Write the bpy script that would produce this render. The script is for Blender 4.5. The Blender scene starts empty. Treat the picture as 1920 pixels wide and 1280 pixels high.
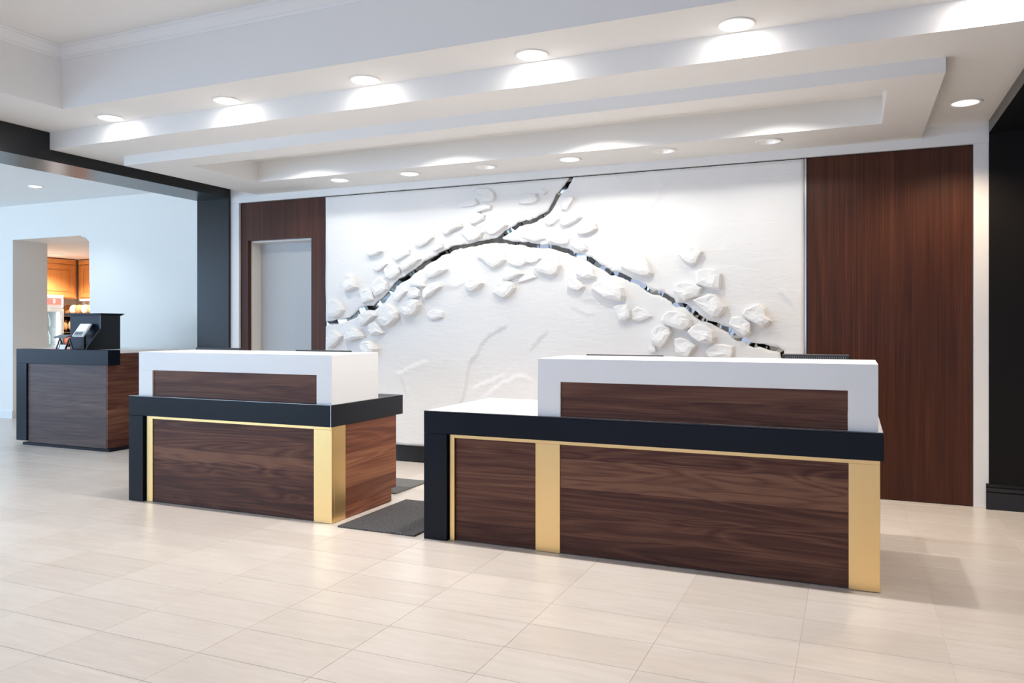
import bpy, bmesh, math, random
from mathutils import Vector, Matrix
from mathutils.geometry import delaunay_2d_cdt
C = bpy.context.scene.collection
R = math.radians
PI = math.pi
random.seed(7)
sc = bpy.context.scene

# ------------------------------------------------------------------ camera, world, exposure, window light
cam = bpy.data.cameras.new('camera')
cam.sensor_width = 36.0
cam.lens = 27.488
cam.shift_y = -0.0148
cam.clip_start = 0.05
cam_ob = bpy.data.objects.new('camera', cam)
cam_ob.location = (0, 0, 1.26)
cam_ob.rotation_euler = (R(90), 0, R(23.504))
C.objects.link(cam_ob)
sc.camera = cam_ob

w = bpy.data.worlds.new('daylight')
sc.world = w
w.use_nodes = True
bg = w.node_tree.nodes['Background']

vs = sc.view_settings
vs.view_transform = 'Standard'
vs.look = 'None'
vs.gamma = 1.0
vs.use_curve_mapping = False
vs.exposure = 0.13
try:
    sc.cycles.max_bounces = 10
    sc.cycles.diffuse_bounces = 6
    sc.cycles.sample_clamp_indirect = 6.0
except Exception:
    pass


def window_light(name, loc, sx, sz, power, col, up=0.0, turn=0.0):
    l = bpy.data.lights.new(name, 'AREA')
    l.shape = 'RECTANGLE'
    l.size = sx
    l.size_y = sz
    l.energy = power
    l.color = col
    o = bpy.data.objects.new(name, l)
    o.location = loc
    o.rotation_euler = (R(90 + up), 0, R(turn))      # shines towards +Y
    C.objects.link(o)
    return o


# power (watts) and colour of every kind of light in the place
LIGHTS = {
    'window': (14, (0.66, 0.82, 1.0)),      # daylight through the reception windows behind the viewer
    'lobby': (265, (0.50, 0.77, 1.0)),      # daylight through the lobby windows
    'lobby_added_fill': (105, (0.40, 0.70, 1.0)), # added blue light from the unseen left, to cool the lobby floor
    'tray': (3, (1.0, 0.83, 0.66)),         # downlights of the tray ceiling
    'strip': (80, (1.0, 0.955, 0.93)),      # downlights along the upper ceiling step
    'cove': (32, (1.0, 0.97, 0.90)),        # downlights in the trough
    'wall': (5, (1.0, 0.92, 0.86)),        # downlights above the mural
    'corner': (75, (1.0, 0.77, 0.52)),
    'lobbydl': (40, (0.80, 0.90, 1.0)),
    'pantry': (260, (1.0, 0.92, 0.82)),
    'sky': (2.4, (0.58, 0.70, 1.0)),
}
bg.inputs['Color'].default_value = (*LIGHTS['sky'][1], 1)
bg.inputs['Strength'].default_value = LIGHTS['sky'][0]
window_light('window_daylight', (-2.5, -3.85, 1.75), 6.2, 2.3, *LIGHTS['window'])
window_light('lobby_window_daylight', (-10.0, -3.85, 1.65), 6.4, 2.3, *LIGHTS['lobby'], up=22)
window_light('lobby_side_fill', (-13.9, 1.5, 1.65), 6.0, 2.3, *LIGHTS['lobby_added_fill'], turn=-90)  # added out of view, puts blue on the floor from the left


# ------------------------------------------------------------------ materials
def new_mat(name):
    m = bpy.data.materials.new(name)
    m.use_nodes = True
    nt = m.node_tree
    return m, nt, nt.nodes['Principled BSDF']


def N(nt, typ, **kw):
    n = nt.nodes.new(typ)
    for k, v in kw.items():
        if k in n.inputs:
            n.inputs[k].default_value = v
        else:
            setattr(n, k, v)
    return n


def coords(nt, scale, kind='Object'):
    tc = N(nt, 'ShaderNodeTexCoord')
    mp = N(nt, 'ShaderNodeMapping')
    mp.inputs['Scale'].default_value = scale
    nt.links.new(tc.outputs[kind], mp.inputs['Vector'])
    return mp.outputs['Vector']


def plain(name, col, rough=0.5, metal=0.0, spec=0.5, bump=0.0, bscale=60, coat=0.0, emit=None, estr=0.0, var=0.0):
    m, nt, b = new_mat(name)
    b.inputs['Base Color'].default_value = (*col, 1)
    b.inputs['Roughness'].default_value = rough
    b.inputs['Metallic'].default_value = metal
    b.inputs['Specular IOR Level'].default_value = spec
    b.inputs['Coat Weight'].default_value = coat
    if emit:
        b.inputs['Emission Color'].default_value = (*emit, 1)
        b.inputs['Emission Strength'].default_value = estr
    v = coords(nt, (1, 1, 1))
    nz = N(nt, 'ShaderNodeTexNoise', Scale=bscale, Detail=4.0)
    nt.links.new(v, nz.inputs['Vector'])
    if var:
        mx = N(nt, 'ShaderNodeMix', data_type='RGBA')
        mx.inputs['A'].default_value = (*[c * (1 - var) for c in col], 1)
        mx.inputs['B'].default_value = (*[min(1, c * (1 + var)) for c in col], 1)
        nt.links.new(nz.outputs['Fac'], mx.inputs['Factor'])
        nt.links.new(mx.outputs['Result'], b.inputs['Base Color'])
    if bump:
        bp = N(nt, 'ShaderNodeBump', Strength=bump, Distance=0.01)
        nt.links.new(nz.outputs['Fac'], bp.inputs['Height'])
        nt.links.new(bp.outputs['Normal'], b.inputs['Normal'])
    return m


def ramp(nt, stops):
    r = N(nt, 'ShaderNodeValToRGB')
    cr = r.color_ramp
    while len(cr.elements) > 1:
        cr.elements.remove(cr.elements[-1])
    cr.elements[0].position = stops[0][0]
    cr.elements[0].color = (*stops[0][1], 1)
    for p, c in stops[1:]:
        e = cr.elements.new(p)
        e.color = (*c, 1)
    return r


def walnut(name, grain, tone=1.0, board=0.145, rough=0.42, seed=0.0, streak=1.0, figure=1.0, tint=(1, 1, 1), spec=0.22, leaves=None):
    """dark walnut veneer; grain 'x' runs horizontally, 'z' vertically; board = width of one veneer leaf"""
    m, nt, b = new_mat(name)
    L = nt.links.new
    tc = N(nt, 'ShaderNodeTexCoord')
    add = N(nt, 'ShaderNodeVectorMath', operation='ADD')
    add.inputs[1].default_value = (seed * 3.7, seed * 1.3, seed * 2.1)
    L(tc.outputs['Object'], add.inputs[0])
    sep = N(nt, 'ShaderNodeSeparateXYZ')
    L(add.outputs[0], sep.inputs[0])
    # leaf index -> random tone and random shift along the grain
    across = sep.outputs['Z'] if grain == 'x' else sep.outputs['X']
    dv = N(nt, 'ShaderNodeMath', operation='DIVIDE')
    dv.inputs[1].default_value = board
    L(across, dv.inputs[0])
    fl = N(nt, 'ShaderNodeMath', operation='FLOOR')
    L(dv.outputs[0], fl.inputs[0])
    wn = N(nt, 'ShaderNodeTexWhiteNoise', noise_dimensions='1D')
    L(fl.outputs[0], wn.inputs['W'])
    off = N(nt, 'ShaderNodeVectorMath', operation='MULTIPLY_ADD')
    L(wn.outputs['Color'], off.inputs[0])
    off.inputs[1].default_value = (9, 9, 9)
    L(add.outputs[0], off.inputs[2])
    tone_of_leaf = wn.outputs['Value']
    if leaves:                      # tone of each veneer leaf, from the floor up
        nz_ = N(nt, 'ShaderNodeMath', operation='DIVIDE')
        nz_.inputs[1].default_value = 0.7
        sp2 = N(nt, 'ShaderNodeSeparateXYZ')
        L(tc.outputs['Object'], sp2.inputs[0])
        L(sp2.outputs['Z'], nz_.inputs[0])
        lr = ramp(nt, [(z / 0.7, (v, v, v)) for z, v in leaves])
        lr.color_ramp.interpolation = 'CONSTANT'
        L(nz_.outputs[0], lr.inputs['Fac'])
        tone_of_leaf = lr.outputs['Color']
    # soft growth figure that bends the grain
    mpA = N(nt, 'ShaderNodeMapping')
    mpA.inputs['Scale'].default_value = (0.55, 0.55, 7.0) if grain == 'x' else (7.0, 7.0, 0.40)
    L(off.outputs[0], mpA.inputs['Vector'])
    nA = N(nt, 'ShaderNodeTexNoise', Scale=1.0, Detail=2.0, Roughness=0.5, Distortion=0.6 * figure)
    L(mpA.outputs[0], nA.inputs['Vector'])
    rings = N(nt, 'ShaderNodeMath', operation='MULTIPLY')
    rings.inputs[1].default_value = 13.0 * figure
    L(nA.outputs['Fac'], rings.inputs[0])
    fr = N(nt, 'ShaderNodeMath', operation='PINGPONG')
    fr.inputs[1].default_value = 1.0
    L(rings.outputs[0], fr.inputs[0])
    # fine pores
    mpB = N(nt, 'ShaderNodeMapping')
    mpB.inputs['Scale'].default_value = (1.6, 1.6, 120.0) if grain == 'x' else (120.0, 120.0, 1.2)
    L(off.outputs[0], mpB.inputs['Vector'])
    nB = N(nt, 'ShaderNodeTexNoise', Scale=1.0, Detail=5.0, Roughness=0.62)
    L(mpB.outputs[0], nB.inputs['Vector'])
    mix = N(nt, 'ShaderNodeMath', operation='MULTIPLY_ADD')
    mix.inputs[1].default_value = 0.24 * figure
    L(fr.outputs[0], mix.inputs[0])
    mb = N(nt, 'ShaderNodeMath', operation='MULTIPLY_ADD')
    mb.inputs[1].default_value = 0.95
    mb.inputs[2].default_value = -0.22
    L(nB.outputs['Fac'], mb.inputs[0])
    L(mb.outputs[0], mix.inputs[2])
    sh = N(nt, 'ShaderNodeMath', operation='MULTIPLY_ADD')
    sh.inputs[1].default_value = 0.34 * streak
    L(tone_of_leaf, sh.inputs[0])
    L(mix.outputs[0], sh.inputs[2])
    t = Vector(tint) * tone
    stops = [(0.10, (0.029, 0.0095, 0.0068)), (0.45, (0.072, 0.0255, 0.0170)), (0.72, (0.118, 0.048, 0.030)), (1.0, (0.200, 0.095, 0.056))]
    rp = ramp(nt, [(p, tuple(c[k] * t[k] for k in range(3))) for p, c in stops])
    L(sh.outputs[0], rp.inputs['Fac'])
    L(rp.outputs['Color'], b.inputs['Base Color'])
    b.inputs['Roughness'].default_value = rough
    b.inputs['Specular IOR Level'].default_value = spec
    bp = N(nt, 'ShaderNodeBump', Strength=0.12, Distance=0.002)
    L(nB.outputs['Fac'], bp.inputs['Height'])
    L(bp.outputs['Normal'], b.inputs['Normal'])
    return m


def tile_mat():
    m, nt, b = new_mat('porcelain_tile')
    L = nt.links.new
    geo = N(nt, 'ShaderNodeNewGeometry')
    mp = N(nt, 'ShaderNodeMapping')
    mp.inputs['Scale'].default_value = (2.2, 16.0, 1.0)
    L(geo.outputs['Position'], mp.inputs['Vector'])
    n1 = N(nt, 'ShaderNodeTexNoise', Scale=1.6, Detail=6.0, Roughness=0.65, Distortion=0.4)
    L(mp.outputs[0], n1.inputs['Vector'])
    oi = N(nt, 'ShaderNodeObjectInfo')
    n2 = N(nt, 'ShaderNodeTexNoise', Scale=2.5, Detail=3.0)
    L(geo.outputs['Position'], n2.inputs['Vector'])
    a = N(nt, 'ShaderNodeMath', operation='MULTIPLY_ADD')
    a.inputs[1].default_value = 0.26
    L(oi.outputs['Random'], a.inputs[0])
    L(n1.outputs['Fac'], a.inputs[2])
    c = N(nt, 'ShaderNodeMath', operation='MULTIPLY_ADD')
    c.inputs[1].default_value = 0.35
    L(n2.outputs['Fac'], c.inputs[0])
    L(a.outputs[0], c.inputs[2])
    rp = ramp(nt, [(0.35, (0.61, 0.535, 0.46)), (0.75, (0.70, 0.62, 0.545)), (1.05, (0.755, 0.68, 0.605))])
    L(c.outputs[0], rp.inputs['Fac'])
    L(rp.outputs['Color'], b.inputs['Base Color'])
    b.inputs['Roughness'].default_value = 0.30
    bp = N(nt, 'ShaderNodeBump', Strength=0.05, Distance=0.004)
    L(n1.outputs['Fac'], bp.inputs['Height'])
    L(bp.outputs['Normal'], b.inputs['Normal'])
    return m


def plaster_mat(name, bump):
    m, nt, b = new_mat(name)
    L = nt.links.new
    v = coords(nt, (1.0, 1.0, 1.0))
    n0 = N(nt, 'ShaderNodeTexNoise', Scale=2.2, Detail=3.0, Distortion=1.5)
    L(v, n0.inputs['Vector'])
    mp = N(nt, 'ShaderNodeMapping')
    mp.inputs['Scale'].default_value = (5.0, 5.0, 17.0)
    mp.inputs['Rotation'].default_value = (0, R(12), 0)
    L(v, mp.inputs['Vector'])
    n1 = N(nt, 'ShaderNodeTexNoise', Scale=1.3, Detail=7.0, Roughness=0.6, Distortion=0.8)
    L(mp.outputs[0], n1.inputs['Vector'])
    n2 = N(nt, 'ShaderNodeTexNoise', Scale=60.0, Detail=3.0)
    L(v, n2.inputs['Vector'])
    s = N(nt, 'ShaderNodeMath', operation='MULTIPLY')
    L(n0.outputs['Fac'], s.inputs[0])
    L(n1.outputs['Fac'], s.inputs[1])
    s2 = N(nt, 'ShaderNodeMath', operation='MULTIPLY_ADD')
    s2.inputs[1].default_value = 0.06
    L(n2.outputs['Fac'], s2.inputs[0])
    L(s.outputs[0], s2.inputs[2])
    bp = N(nt, 'ShaderNodeBump', Strength=bump, Distance=0.02)
    L(s2.outputs[0], bp.inputs['Height'])
    L(bp.outputs['Normal'], b.inputs['Normal'])
    b.inputs['Base Color'].default_value = (0.83, 0.82, 0.81, 1)
    b.inputs['Roughness'].default_value = 0.7
    b.inputs['Specular IOR Level'].default_value = 0.25
    return m


def brass_mat():
    m, nt, b = new_mat('brushed_brass')
    L = nt.links.new
    v = coords(nt, (4, 4, 160))
    n = N(nt, 'ShaderNodeTexNoise', Scale=1.0, Detail=3.0)
    L(v, n.inputs['Vector'])
    b.inputs['Base Color'].default_value = (0.82, 0.56, 0.25, 1)
    b.inputs['Metallic'].default_value = 1.0
    mr = N(nt, 'ShaderNodeMapRange')
    mr.inputs['To Min'].default_value = 0.30
    mr.inputs['To Max'].default_value = 0.40
    L(n.outputs['Fac'], mr.inputs['Value'])
    L(mr.outputs[0], b.inputs['Roughness'])
    return m


def mat_carpet():
    m, nt, b = new_mat('ribbed_mat_carpet')
    L = nt.links.new
    v = coords(nt, (1, 1, 1))
    n = N(nt, 'ShaderNodeTexNoise', Scale=170.0, Detail=2.0)
    L(v, n.inputs['Vector'])
    rp = ramp(nt, [(0.35, (0.022, 0.021, 0.023)), (0.65, (0.165, 0.158, 0.160))])
    L(n.outputs['Fac'], rp.inputs['Fac'])
    L(rp.outputs['Color'], b.inputs['Base Color'])
    b.inputs['Roughness'].default_value = 0.95
    bp = N(nt, 'ShaderNodeBump', Strength=0.6, Distance=0.004)
    L(n.outputs['Fac'], bp.inputs['Height'])
    L(bp.outputs['Normal'], b.inputs['Normal'])
    return m


M = {
    'ceil': plain('ceiling_paint', (0.80, 0.785, 0.765), 0.75, spec=0.2, bump=0.02, bscale=90),
    'wall': plain('wall_paint', (0.80, 0.79, 0.775), 0.6, spec=0.3, bump=0.02, bscale=90),
    'trim': plain('trim_paint', (0.80, 0.79, 0.78), 0.4, bump=0.01),
    'lobby': plain('lobby_paint', (0.83, 0.805, 0.755), 0.65, spec=0.3, bump=0.02, bscale=90),
    'black': plain('black_lacquer', (0.010, 0.010, 0.011), 0.26, spec=0.38, bump=0.004, bscale=200),
    'blackw': plain('black_wall_paint', (0.0062, 0.0050, 0.0044), 0.55, spec=0.18, bump=0.02, bscale=90),
    'lam': plain('charcoal_laminate', (0.0042, 0.0062, 0.0120), 0.30, spec=0.20, bump=0.01, bscale=300),
    'quartz': plain('white_quartz', (0.86, 0.86, 0.855), 0.32, spec=0.5, var=0.01, bscale=300),
    'edge': plain('brushed_aluminium', (0.55, 0.55, 0.56), 0.3, metal=1.0, bump=0.01),
    'grout': plain('grout', (0.60, 0.53, 0.46), 0.9, bump=0.1, bscale=200),
    'wood_x': walnut('walnut_horizontal', 'x', 1.0, 0.15, seed=0.3, streak=1.2, figure=1.2),
    'wood_left': walnut('walnut_leaves_left', 'x', 1.0, 0.150, seed=1.9, streak=1.7, figure=1.5,
                        leaves=[(0, .10), (.20, .32), (.315, .85), (.395, .40), (.52, .15)]),
    'wood_right': walnut('walnut_leaves_right', 'x', 1.0, 0.150, seed=3.3, streak=1.7, figure=1.5,
                         leaves=[(0, .05), (.10, .28), (.30, .18), (.365, .85), (.525, .30)]),
    'wood_side': walnut('walnut_warm_end', 'x', 2.3, 0.21, seed=4.2, tint=(1.12, 1.0, 0.78)),
    'wood_z': walnut('walnut_vertical', 'z', 0.88, 0.30, seed=2.6, streak=0.5, figure=0.6, tint=(1.04, 0.86, 0.56)),
    'tile': tile_mat(),
    'plaster': plaster_mat('white_plaster', 0.35),
    'stone': plaster_mat('white_plaster_stone', 0.55),
    'brass': brass_mat(),
    'mirror': plain('smoked_mirror_glass', (0.25, 0.25, 0.245), 0.03, metal=1.0),
    'carpet': mat_carpet(),
    'mat_smooth': plain('smooth_grey_mat', (0.15, 0.145, 0.14), 0.8, bump=0.2, bscale=250),
    'chrome': plain('chrome_reflector', (0.92, 0.91, 0.90), 0.38, metal=1.0),
    'ring': plain('white_enamel', (0.85, 0.84, 0.82), 0.4),
    'door': plain('painted_door', (0.47, 0.475, 0.48), 0.45, bump=0.01),
    'plastic': plain('black_plastic', (0.018, 0.018, 0.020), 0.42, bump=0.02, bscale=300),
    'plastic_w': plain('white_plastic', (0.80, 0.80, 0.80), 0.35),
    'plastic_g': plain('grey_plastic', (0.16, 0.18, 0.20), 0.4),
    'paper': plain('paper', (0.85, 0.85, 0.83), 0.8),
    'maple': walnut('honey_maple', 'z', 1.0, 0.4, seed=6.1, streak=0.3, figure=0.5),
    'lamp': plain('lamp_warm', (1, 1, 1), 0.5, emit=(1.0, 0.90, 0.76), estr=14.0),
    'lens': plain('frosted_lens', (0.9, 0.9, 0.9), 0.5, emit=(1.0, 0.95, 0.90), estr=45.0),
    'lens_soft': plain('frosted_lens_soft', (0.9, 0.9, 0.9), 0.5, emit=(1.0, 0.94, 0.87), estr=5.0),
    'lobbyc': plain('lobby_ceiling_paint', (0.86, 0.865, 0.86), 0.7, spec=0.2, bump=0.02, bscale=90),
    'lamp_dim': plain('lamp_low', (1, 1, 1), 0.5, emit=(1.0, 0.88, 0.74), estr=3.0),
    'lamp_cool': plain('lamp_cool', (1, 1, 1), 0.5, emit=(0.90, 0.96, 1.0), estr=9.0),
    'cooler': plain('cooler_lining', (0.80, 0.84, 0.86), 0.3),
    'redsign': plain('red_sign_face', (0.75, 0.12, 0.10), 0.4, emit=(1.0, 0.22, 0.18), estr=0.9),
    'bread': plain('bread_crust', (0.55, 0.27, 0.10), 0.7, var=0.4, bscale=18),
    'wrap': plain('pale_wrapper', (0.80, 0.66, 0.56), 0.4, var=0.15, bscale=14),
    'pack': plain('snack_packet', (0.62, 0.18, 0.12), 0.35, var=0.5, bscale=30),
    'pack2': plain('kraft_packet', (0.62, 0.42, 0.26), 0.5, var=0.35, bscale=25),
    'basket': plain('dark_wicker', (0.08, 0.045, 0.025), 0.7, bump=0.4, bscale=120),
    'pane': None,
}
# maple colours
_cr = [n for n in M['maple'].node_tree.nodes if n.type == 'VALTORGB'][0].color_ramp
for e, c in zip(_cr.elements, [(0.50, 0.19, 0.05), (0.62, 0.27, 0.085), (0.70, 0.34, 0.12), (0.78, 0.42, 0.17)]):
    e.color = (*c, 1)


def glass_mat():
    m, nt, b = new_mat('clear_glass')
    b.inputs['Base Color'].default_value = (0.95, 0.98, 0.99, 1)
    b.inputs['Roughness'].default_value = 0.02
    b.inputs['Transmission Weight'].default_value = 1.0
    b.inputs['IOR'].default_value = 1.1
    return m


M['pane'] = glass_mat()


# ------------------------------------------------------------------ mesh helpers
class MB:
    """collects shapes, then links them as ONE mesh object"""
    def __init__(self):
        self.v, self.f = [], []

    def add(self, vs_, fs_):
        o = len(self.v)
        self.v += [tuple(p) for p in vs_]
        self.f += [tuple(i + o for i in q) for q in fs_]
        return self

    def box(self, x0, x1, y0, y1, z0, z1, c=0.0):
        """box with a small 45-degree chamfer c on every edge"""
        if c <= 0:
            p = [(x, y, z) for x in (x0, x1) for y in (y0, y1) for z in (z0, z1)]
            return self.add(p, [(0, 1, 3, 2), (4, 6, 7, 5), (0, 4, 5, 1), (2, 3, 7, 6), (0, 2, 6, 4), (1, 5, 7, 3)])
        b = bmesh.new()
        bmesh.ops.create_cube(b, size=1.0)
        for q in b.verts:
            q.co = Vector(((x0 + x1) / 2 + q.co.x * (x1 - x0), (y0 + y1) / 2 + q.co.y * (y1 - y0),
                           (z0 + z1) / 2 + q.co.z * (z1 - z0)))
        bmesh.ops.bevel(b, geom=list(b.edges), offset=c, segments=1, affect='EDGES', profile=0.5)
        self._take(b)
        return self

    def _take(self, b):
        b.verts.index_update()
        self.add([q.co[:] for q in b.verts], [tuple(q.index for q in f.verts) for f in b.faces])
        b.free()

    def prism(self, pts, axis, a0, a1):
        """polygon pts extruded along an axis ('x': pts are (y,z); 'y': (x,z); 'z': (x,y))"""
        n = len(pts)

        def P(p, a):
            return {'x': (a, p[0], p[1]), 'y': (p[0], a, p[1]), 'z': (p[0], p[1], a)}[axis]
        v = [P(p, a0) for p in pts] + [P(p, a1) for p in pts]
        f = [tuple(range(n)), tuple(reversed(range(n, 2 * n)))]
        f += [(i, i + n, (i + 1) % n + n, (i + 1) % n) for i in range(n)]
        return self.add(v, f)

    def lathe(self, prof, cx=0, cy=0, n=32, closed=False):
        """profile of (radius, z) turned about the vertical axis through (cx, cy)"""
        v, f = [], []
        for r, z in prof:
            for k in range(n):
                a = 2 * PI * k / n
                v.append((cx + r * math.cos(a), cy + r * math.sin(a), z))
        for i in range(len(prof) - 1):
            for k in range(n):
                f.append((i * n + k, i * n + (k + 1) % n, (i + 1) * n + (k + 1) % n, (i + 1) * n + k))
        if closed:
            f.append(tuple(reversed(range(n))))
            f.append(tuple(range((len(prof) - 1) * n, len(prof) * n)))
        return self.add(v, f)

    def blob(self, x, y, z, rx, ry, rz, seed=0, sub=2, jit=0.12):
        b = bmesh.new()
        bmesh.ops.create_icosphere(b, subdivisions=sub, radius=1.0)
        rnd = random.Random(seed)
        for q in b.verts:
            k = 1 + rnd.uniform(-jit, jit)
            q.co = Vector((x + q.co.x * rx * k, y + q.co.y * ry * k, z + q.co.z * rz * k))
        self._take(b)
        return self

    def build(self, name, m, parent=None, smooth=False, loc=None):
        me = bpy.data.meshes.new(name)
        off = Vector((0, 0, 0))
        if parent is not None:
            off = world_loc(parent)
        elif loc is not None:
            off = Vector(loc)
        me.from_pydata([tuple(Vector(p) - off) for p in self.v], [], self.f)
        me.validate()
        b = bmesh.new()
        b.from_mesh(me)
        bmesh.ops.recalc_face_normals(b, faces=list(b.faces))
        b.to_mesh(me)
        b.free()
        if smooth:
            for p in me.polygons:
                p.use_smooth = True
        me.materials.append(m)
        o = bpy.data.objects.new(name, me)
        C.objects.link(o)
        if parent is not None:
            o.parent = parent
        elif loc is not None:
            o.location = loc
        return o


def world_loc(o):
    p = Vector(o.location)
    while o.parent is not None:
        o = o.parent
        p += Vector(o.location)
    return p


def thing(name, label, cat, loc, group=None):
    o = bpy.data.objects.new(name, None)
    o.empty_display_size = 0.1
    C.objects.link(o)
    o.location = loc
    o['label'] = label
    o['category'] = cat
    if group:
        o['group'] = group
    return o


def tag(o, label, cat, group=None):
    o['label'] = label
    o['category'] = cat
    if group:
        o['group'] = group
    return o


def struct(o, label=None):
    o['kind'] = 'structure'
    if label:
        o['label'] = label
    return o


def circle(cx, cy, r, n=28):
    return [(cx + r * math.cos(2 * PI * k / n), cy + r * math.sin(2 * PI * k / n)) for k in range(n)]


def in_poly(x, y, p):
    c = False
    j = len(p) - 1
    for i in range(len(p)):
        if (p[i][1] > y) != (p[j][1] > y) and x < (p[j][0] - p[i][0]) * (y - p[i][1]) / (p[j][1] - p[i][1]) + p[i][0]:
            c = not c
        j = i
    return c


def plate(mb, x0, x1, y0, y1, z, holes):
    """flat horizontal plate with holes cut through it"""
    pts = [(x0, y0), (x1, y0), (x1, y1), (x0, y1)]
    ed = [(0, 1), (1, 2), (2, 3), (3, 0)]
    for h in holes:
        o = len(pts)
        pts += h
        ed += [(o + i, o + (i + 1) % len(h)) for i in range(len(h))]
    vo, _, fo, _, _, _ = delaunay_2d_cdt([Vector(p) for p in pts], ed, [], 1, 1e-6)
    fs = []
    for f in fo:
        cx = sum(vo[i][0] for i in f) / len(f)
        cy = sum(vo[i][1] for i in f) / len(f)
        if not any(in_poly(cx, cy, h) for h in holes):
            fs.append(f)
    mb.add([(p[0], p[1], z) for p in vo], fs)


# ------------------------------------------------------------------ floor: slab, 300 tiles, the rest as one field
WY = 6.30            # plane of the feature wall
XL, XR = -5.92, 0.87  # planes of the left and right walls
floor = struct(MB().box(-14.2, 3.2, -4.2, 10.2, -0.15, -0.0016).build('floor', M['grout']),
               'large beige porcelain tile floor laid in a stack bond')
TW, TD = 0.532, 0.2612
TX0, TY0 = -0.19, 2.026
GAP = 0.0026


def tile_shape(mb, x, y):
    a, b, c = TW / 2 - GAP / 2, TD / 2 - GAP / 2, 0.0006
    v = []
    for dz, i in ((-0.0016, 0), (-c, 0), (0, c)):
        v += [(x - a + i, y - b + i, dz), (x + a - i, y - b + i, dz), (x + a - i, y + b - i, dz), (x - a + i, y + b - i, dz)]
    f = [(8, 9, 10, 11)]
    for k in (0, 4):
        f += [(k + i, k + (i + 1) % 4, k + 4 + (i + 1) % 4, k + 4 + i) for i in range(4)]
    mb.add(v, f)


cy_, sy_ = math.cos(R(23.504)), math.sin(R(23.504))


def image_pos(x, y):
    """where a floor point lies for the eye: (sideways, down, depth)"""
    d = -x * sy_ + y * cy_
    l = x * cy_ + y * sy_
    return (l / d if d > 0.1 else 99), (1.26 / d if d > 0.1 else 99), d


cells = []
for i in range(-27, 7):
    for j in range(-24, 32):
        cx, cyy = TX0 + (i + .5) * TW, TY0 + (j + .5) * TD
        if not (-14.1 < cx < 3.1 and -4.1 < cyy < 10.1):
            continue
        u, v, d = image_pos(cx, cyy)
        seen = d > 0.5 and abs(u) < 0.72 and v < 0.50
        # cells that stand under a desk show nothing
        hid = (-2.30 < cx < 0.05 and 4.15 < cyy < 6.3) or (-4.75 < cx < -3.2 and 4.2 < cyy < 6.3)
        cells.append((d if seen and not hid else 1e3 + abs(d), cx, cyy))
cells.sort()
proto = MB()
tile_shape(proto, 0, 0)
field = MB()
tile_mesh = None
for n, (d, cx, cyy) in enumerate(cells):
    if n < 300:
        if tile_mesh is None:
            o = proto.build('tile', M['tile'], floor)
            tile_mesh = o.data
        else:
            o = bpy.data.objects.new('tile', tile_mesh)
            C.objects.link(o)
            o.parent = floor
        o.location = (cx, cyy, 0)
    else:
        tile_shape(field, cx, cyy)
fo = field.build('tile_field', M['tile'], floor)
fo['kind'] = 'stuff'

# ------------------------------------------------------------------ ceiling
Z0, Z1, Z2, Z3 = 2.60, 2.68, 2.818, 3.255
YT, YF1, YF2 = 3.86, 4.28, 4.69
ceiling = struct(MB().box(-5.92, 0.87, -4.2, YT, Z3, Z3 + 0.1).build('ceiling', M['ceil']),
                 'white tray ceiling stepping down towards the feature wall')
wall_lights = [(-4.303, 5.935), (-3.561, 5.935), (-2.821, 5.935), (-2.078, 5.935), (-1.315, 5.935), (-0.553, 5.935)]
strip_lights = [(-5.082, 4.160), (-3.955, 4.160), (-2.822, 4.160), (-1.685, 4.160), (-0.548, 4.160), (0.585, 4.160)]
corner_light = (0.659, 5.697)
cove_lights = [(-4.43, 5.31), (-3.02, 5.31), (-1.75, 5.31), (-0.48, 5.31)]
RIN = 0.078
mb = MB()
# tray: its far, left and right upstands
mb.add([(-5.2, YT, Z2), (0.80, YT, Z2), (0.80, YT, Z3), (-5.2, YT, Z3)], [(0, 1, 2, 3)])
mb.add([(-5.2, -4.2, Z2), (-5.2, YT, Z2), (-5.2, YT, Z3), (-5.2, -4.2, Z3)], [(0, 1, 2, 3)])
mb.add([(0.80, -4.2, Z2), (0.80, YT, Z2), (0.80, YT, Z3), (0.80, -4.2, Z3)], [(0, 1, 2, 3)])
mb.build('tray_upstand', M['ceil'], ceiling)
mb = MB()
plate(mb, XL, XR, YT, YF1, Z2, [circle(x, y, RIN) for x, y in strip_lights])
plate(mb, XL, -5.2, -4.2, YT, Z2, [])
plate(mb, 0.80, XR, -4.2, YT, Z2, [])
mb.build('perimeter_soffit', M['ceil'], ceiling)
mb = MB()
mb.add([(XL, YF1, Z1), (XR, YF1, Z1), (XR, YF1, Z2), (XL, YF1, Z2)], [(0, 1, 2, 3)])
plate(mb, XL, XR, YF1, WY, Z1, [circle(*corner_light, RIN), [(-5.50, YF2 + .05), (0.40, YF2 + .05), (0.40, WY - .02), (-5.50, WY - .02)]])
mb.build('upper_step', M['ceil'], ceiling)
SX0, SX1 = -5.57, 0.453
RX0, RX1, RY0, RY1, RZ = -5.06, 0.182, 4.93, 5.722, 2.787
mb = MB()
plate(mb, SX0, SX1, YF2, WY + .02, Z0, [circle(x, y, RIN) for x, y in wall_lights] + [[(RX0, RY0), (RX1, RY0), (RX1, RY1), (RX0, RY1)]])
for a, b in (((SX0, YF2), (SX1, YF2)), ((SX1, YF2), (SX1, WY)), ((SX0, YF2), (SX0, WY))):
    mb.add([(*a, Z0), (*b, Z0), (*b, Z1), (*a, Z1)], [(0, 1, 2, 3)])
mb.build('lower_step', M['ceil'], ceiling)
mb = MB()
for a, b in (((RX0, RY0), (RX1, RY0)), ((RX1, RY0), (RX1, RY1)), ((RX1, RY1), (RX0, RY1)), ((RX0, RY1), (RX0, RY0))):
    mb.add([(*a, Z0), (*b, Z0), (*b, RZ), (*a, RZ)], [(0, 1, 2, 3)])
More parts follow.
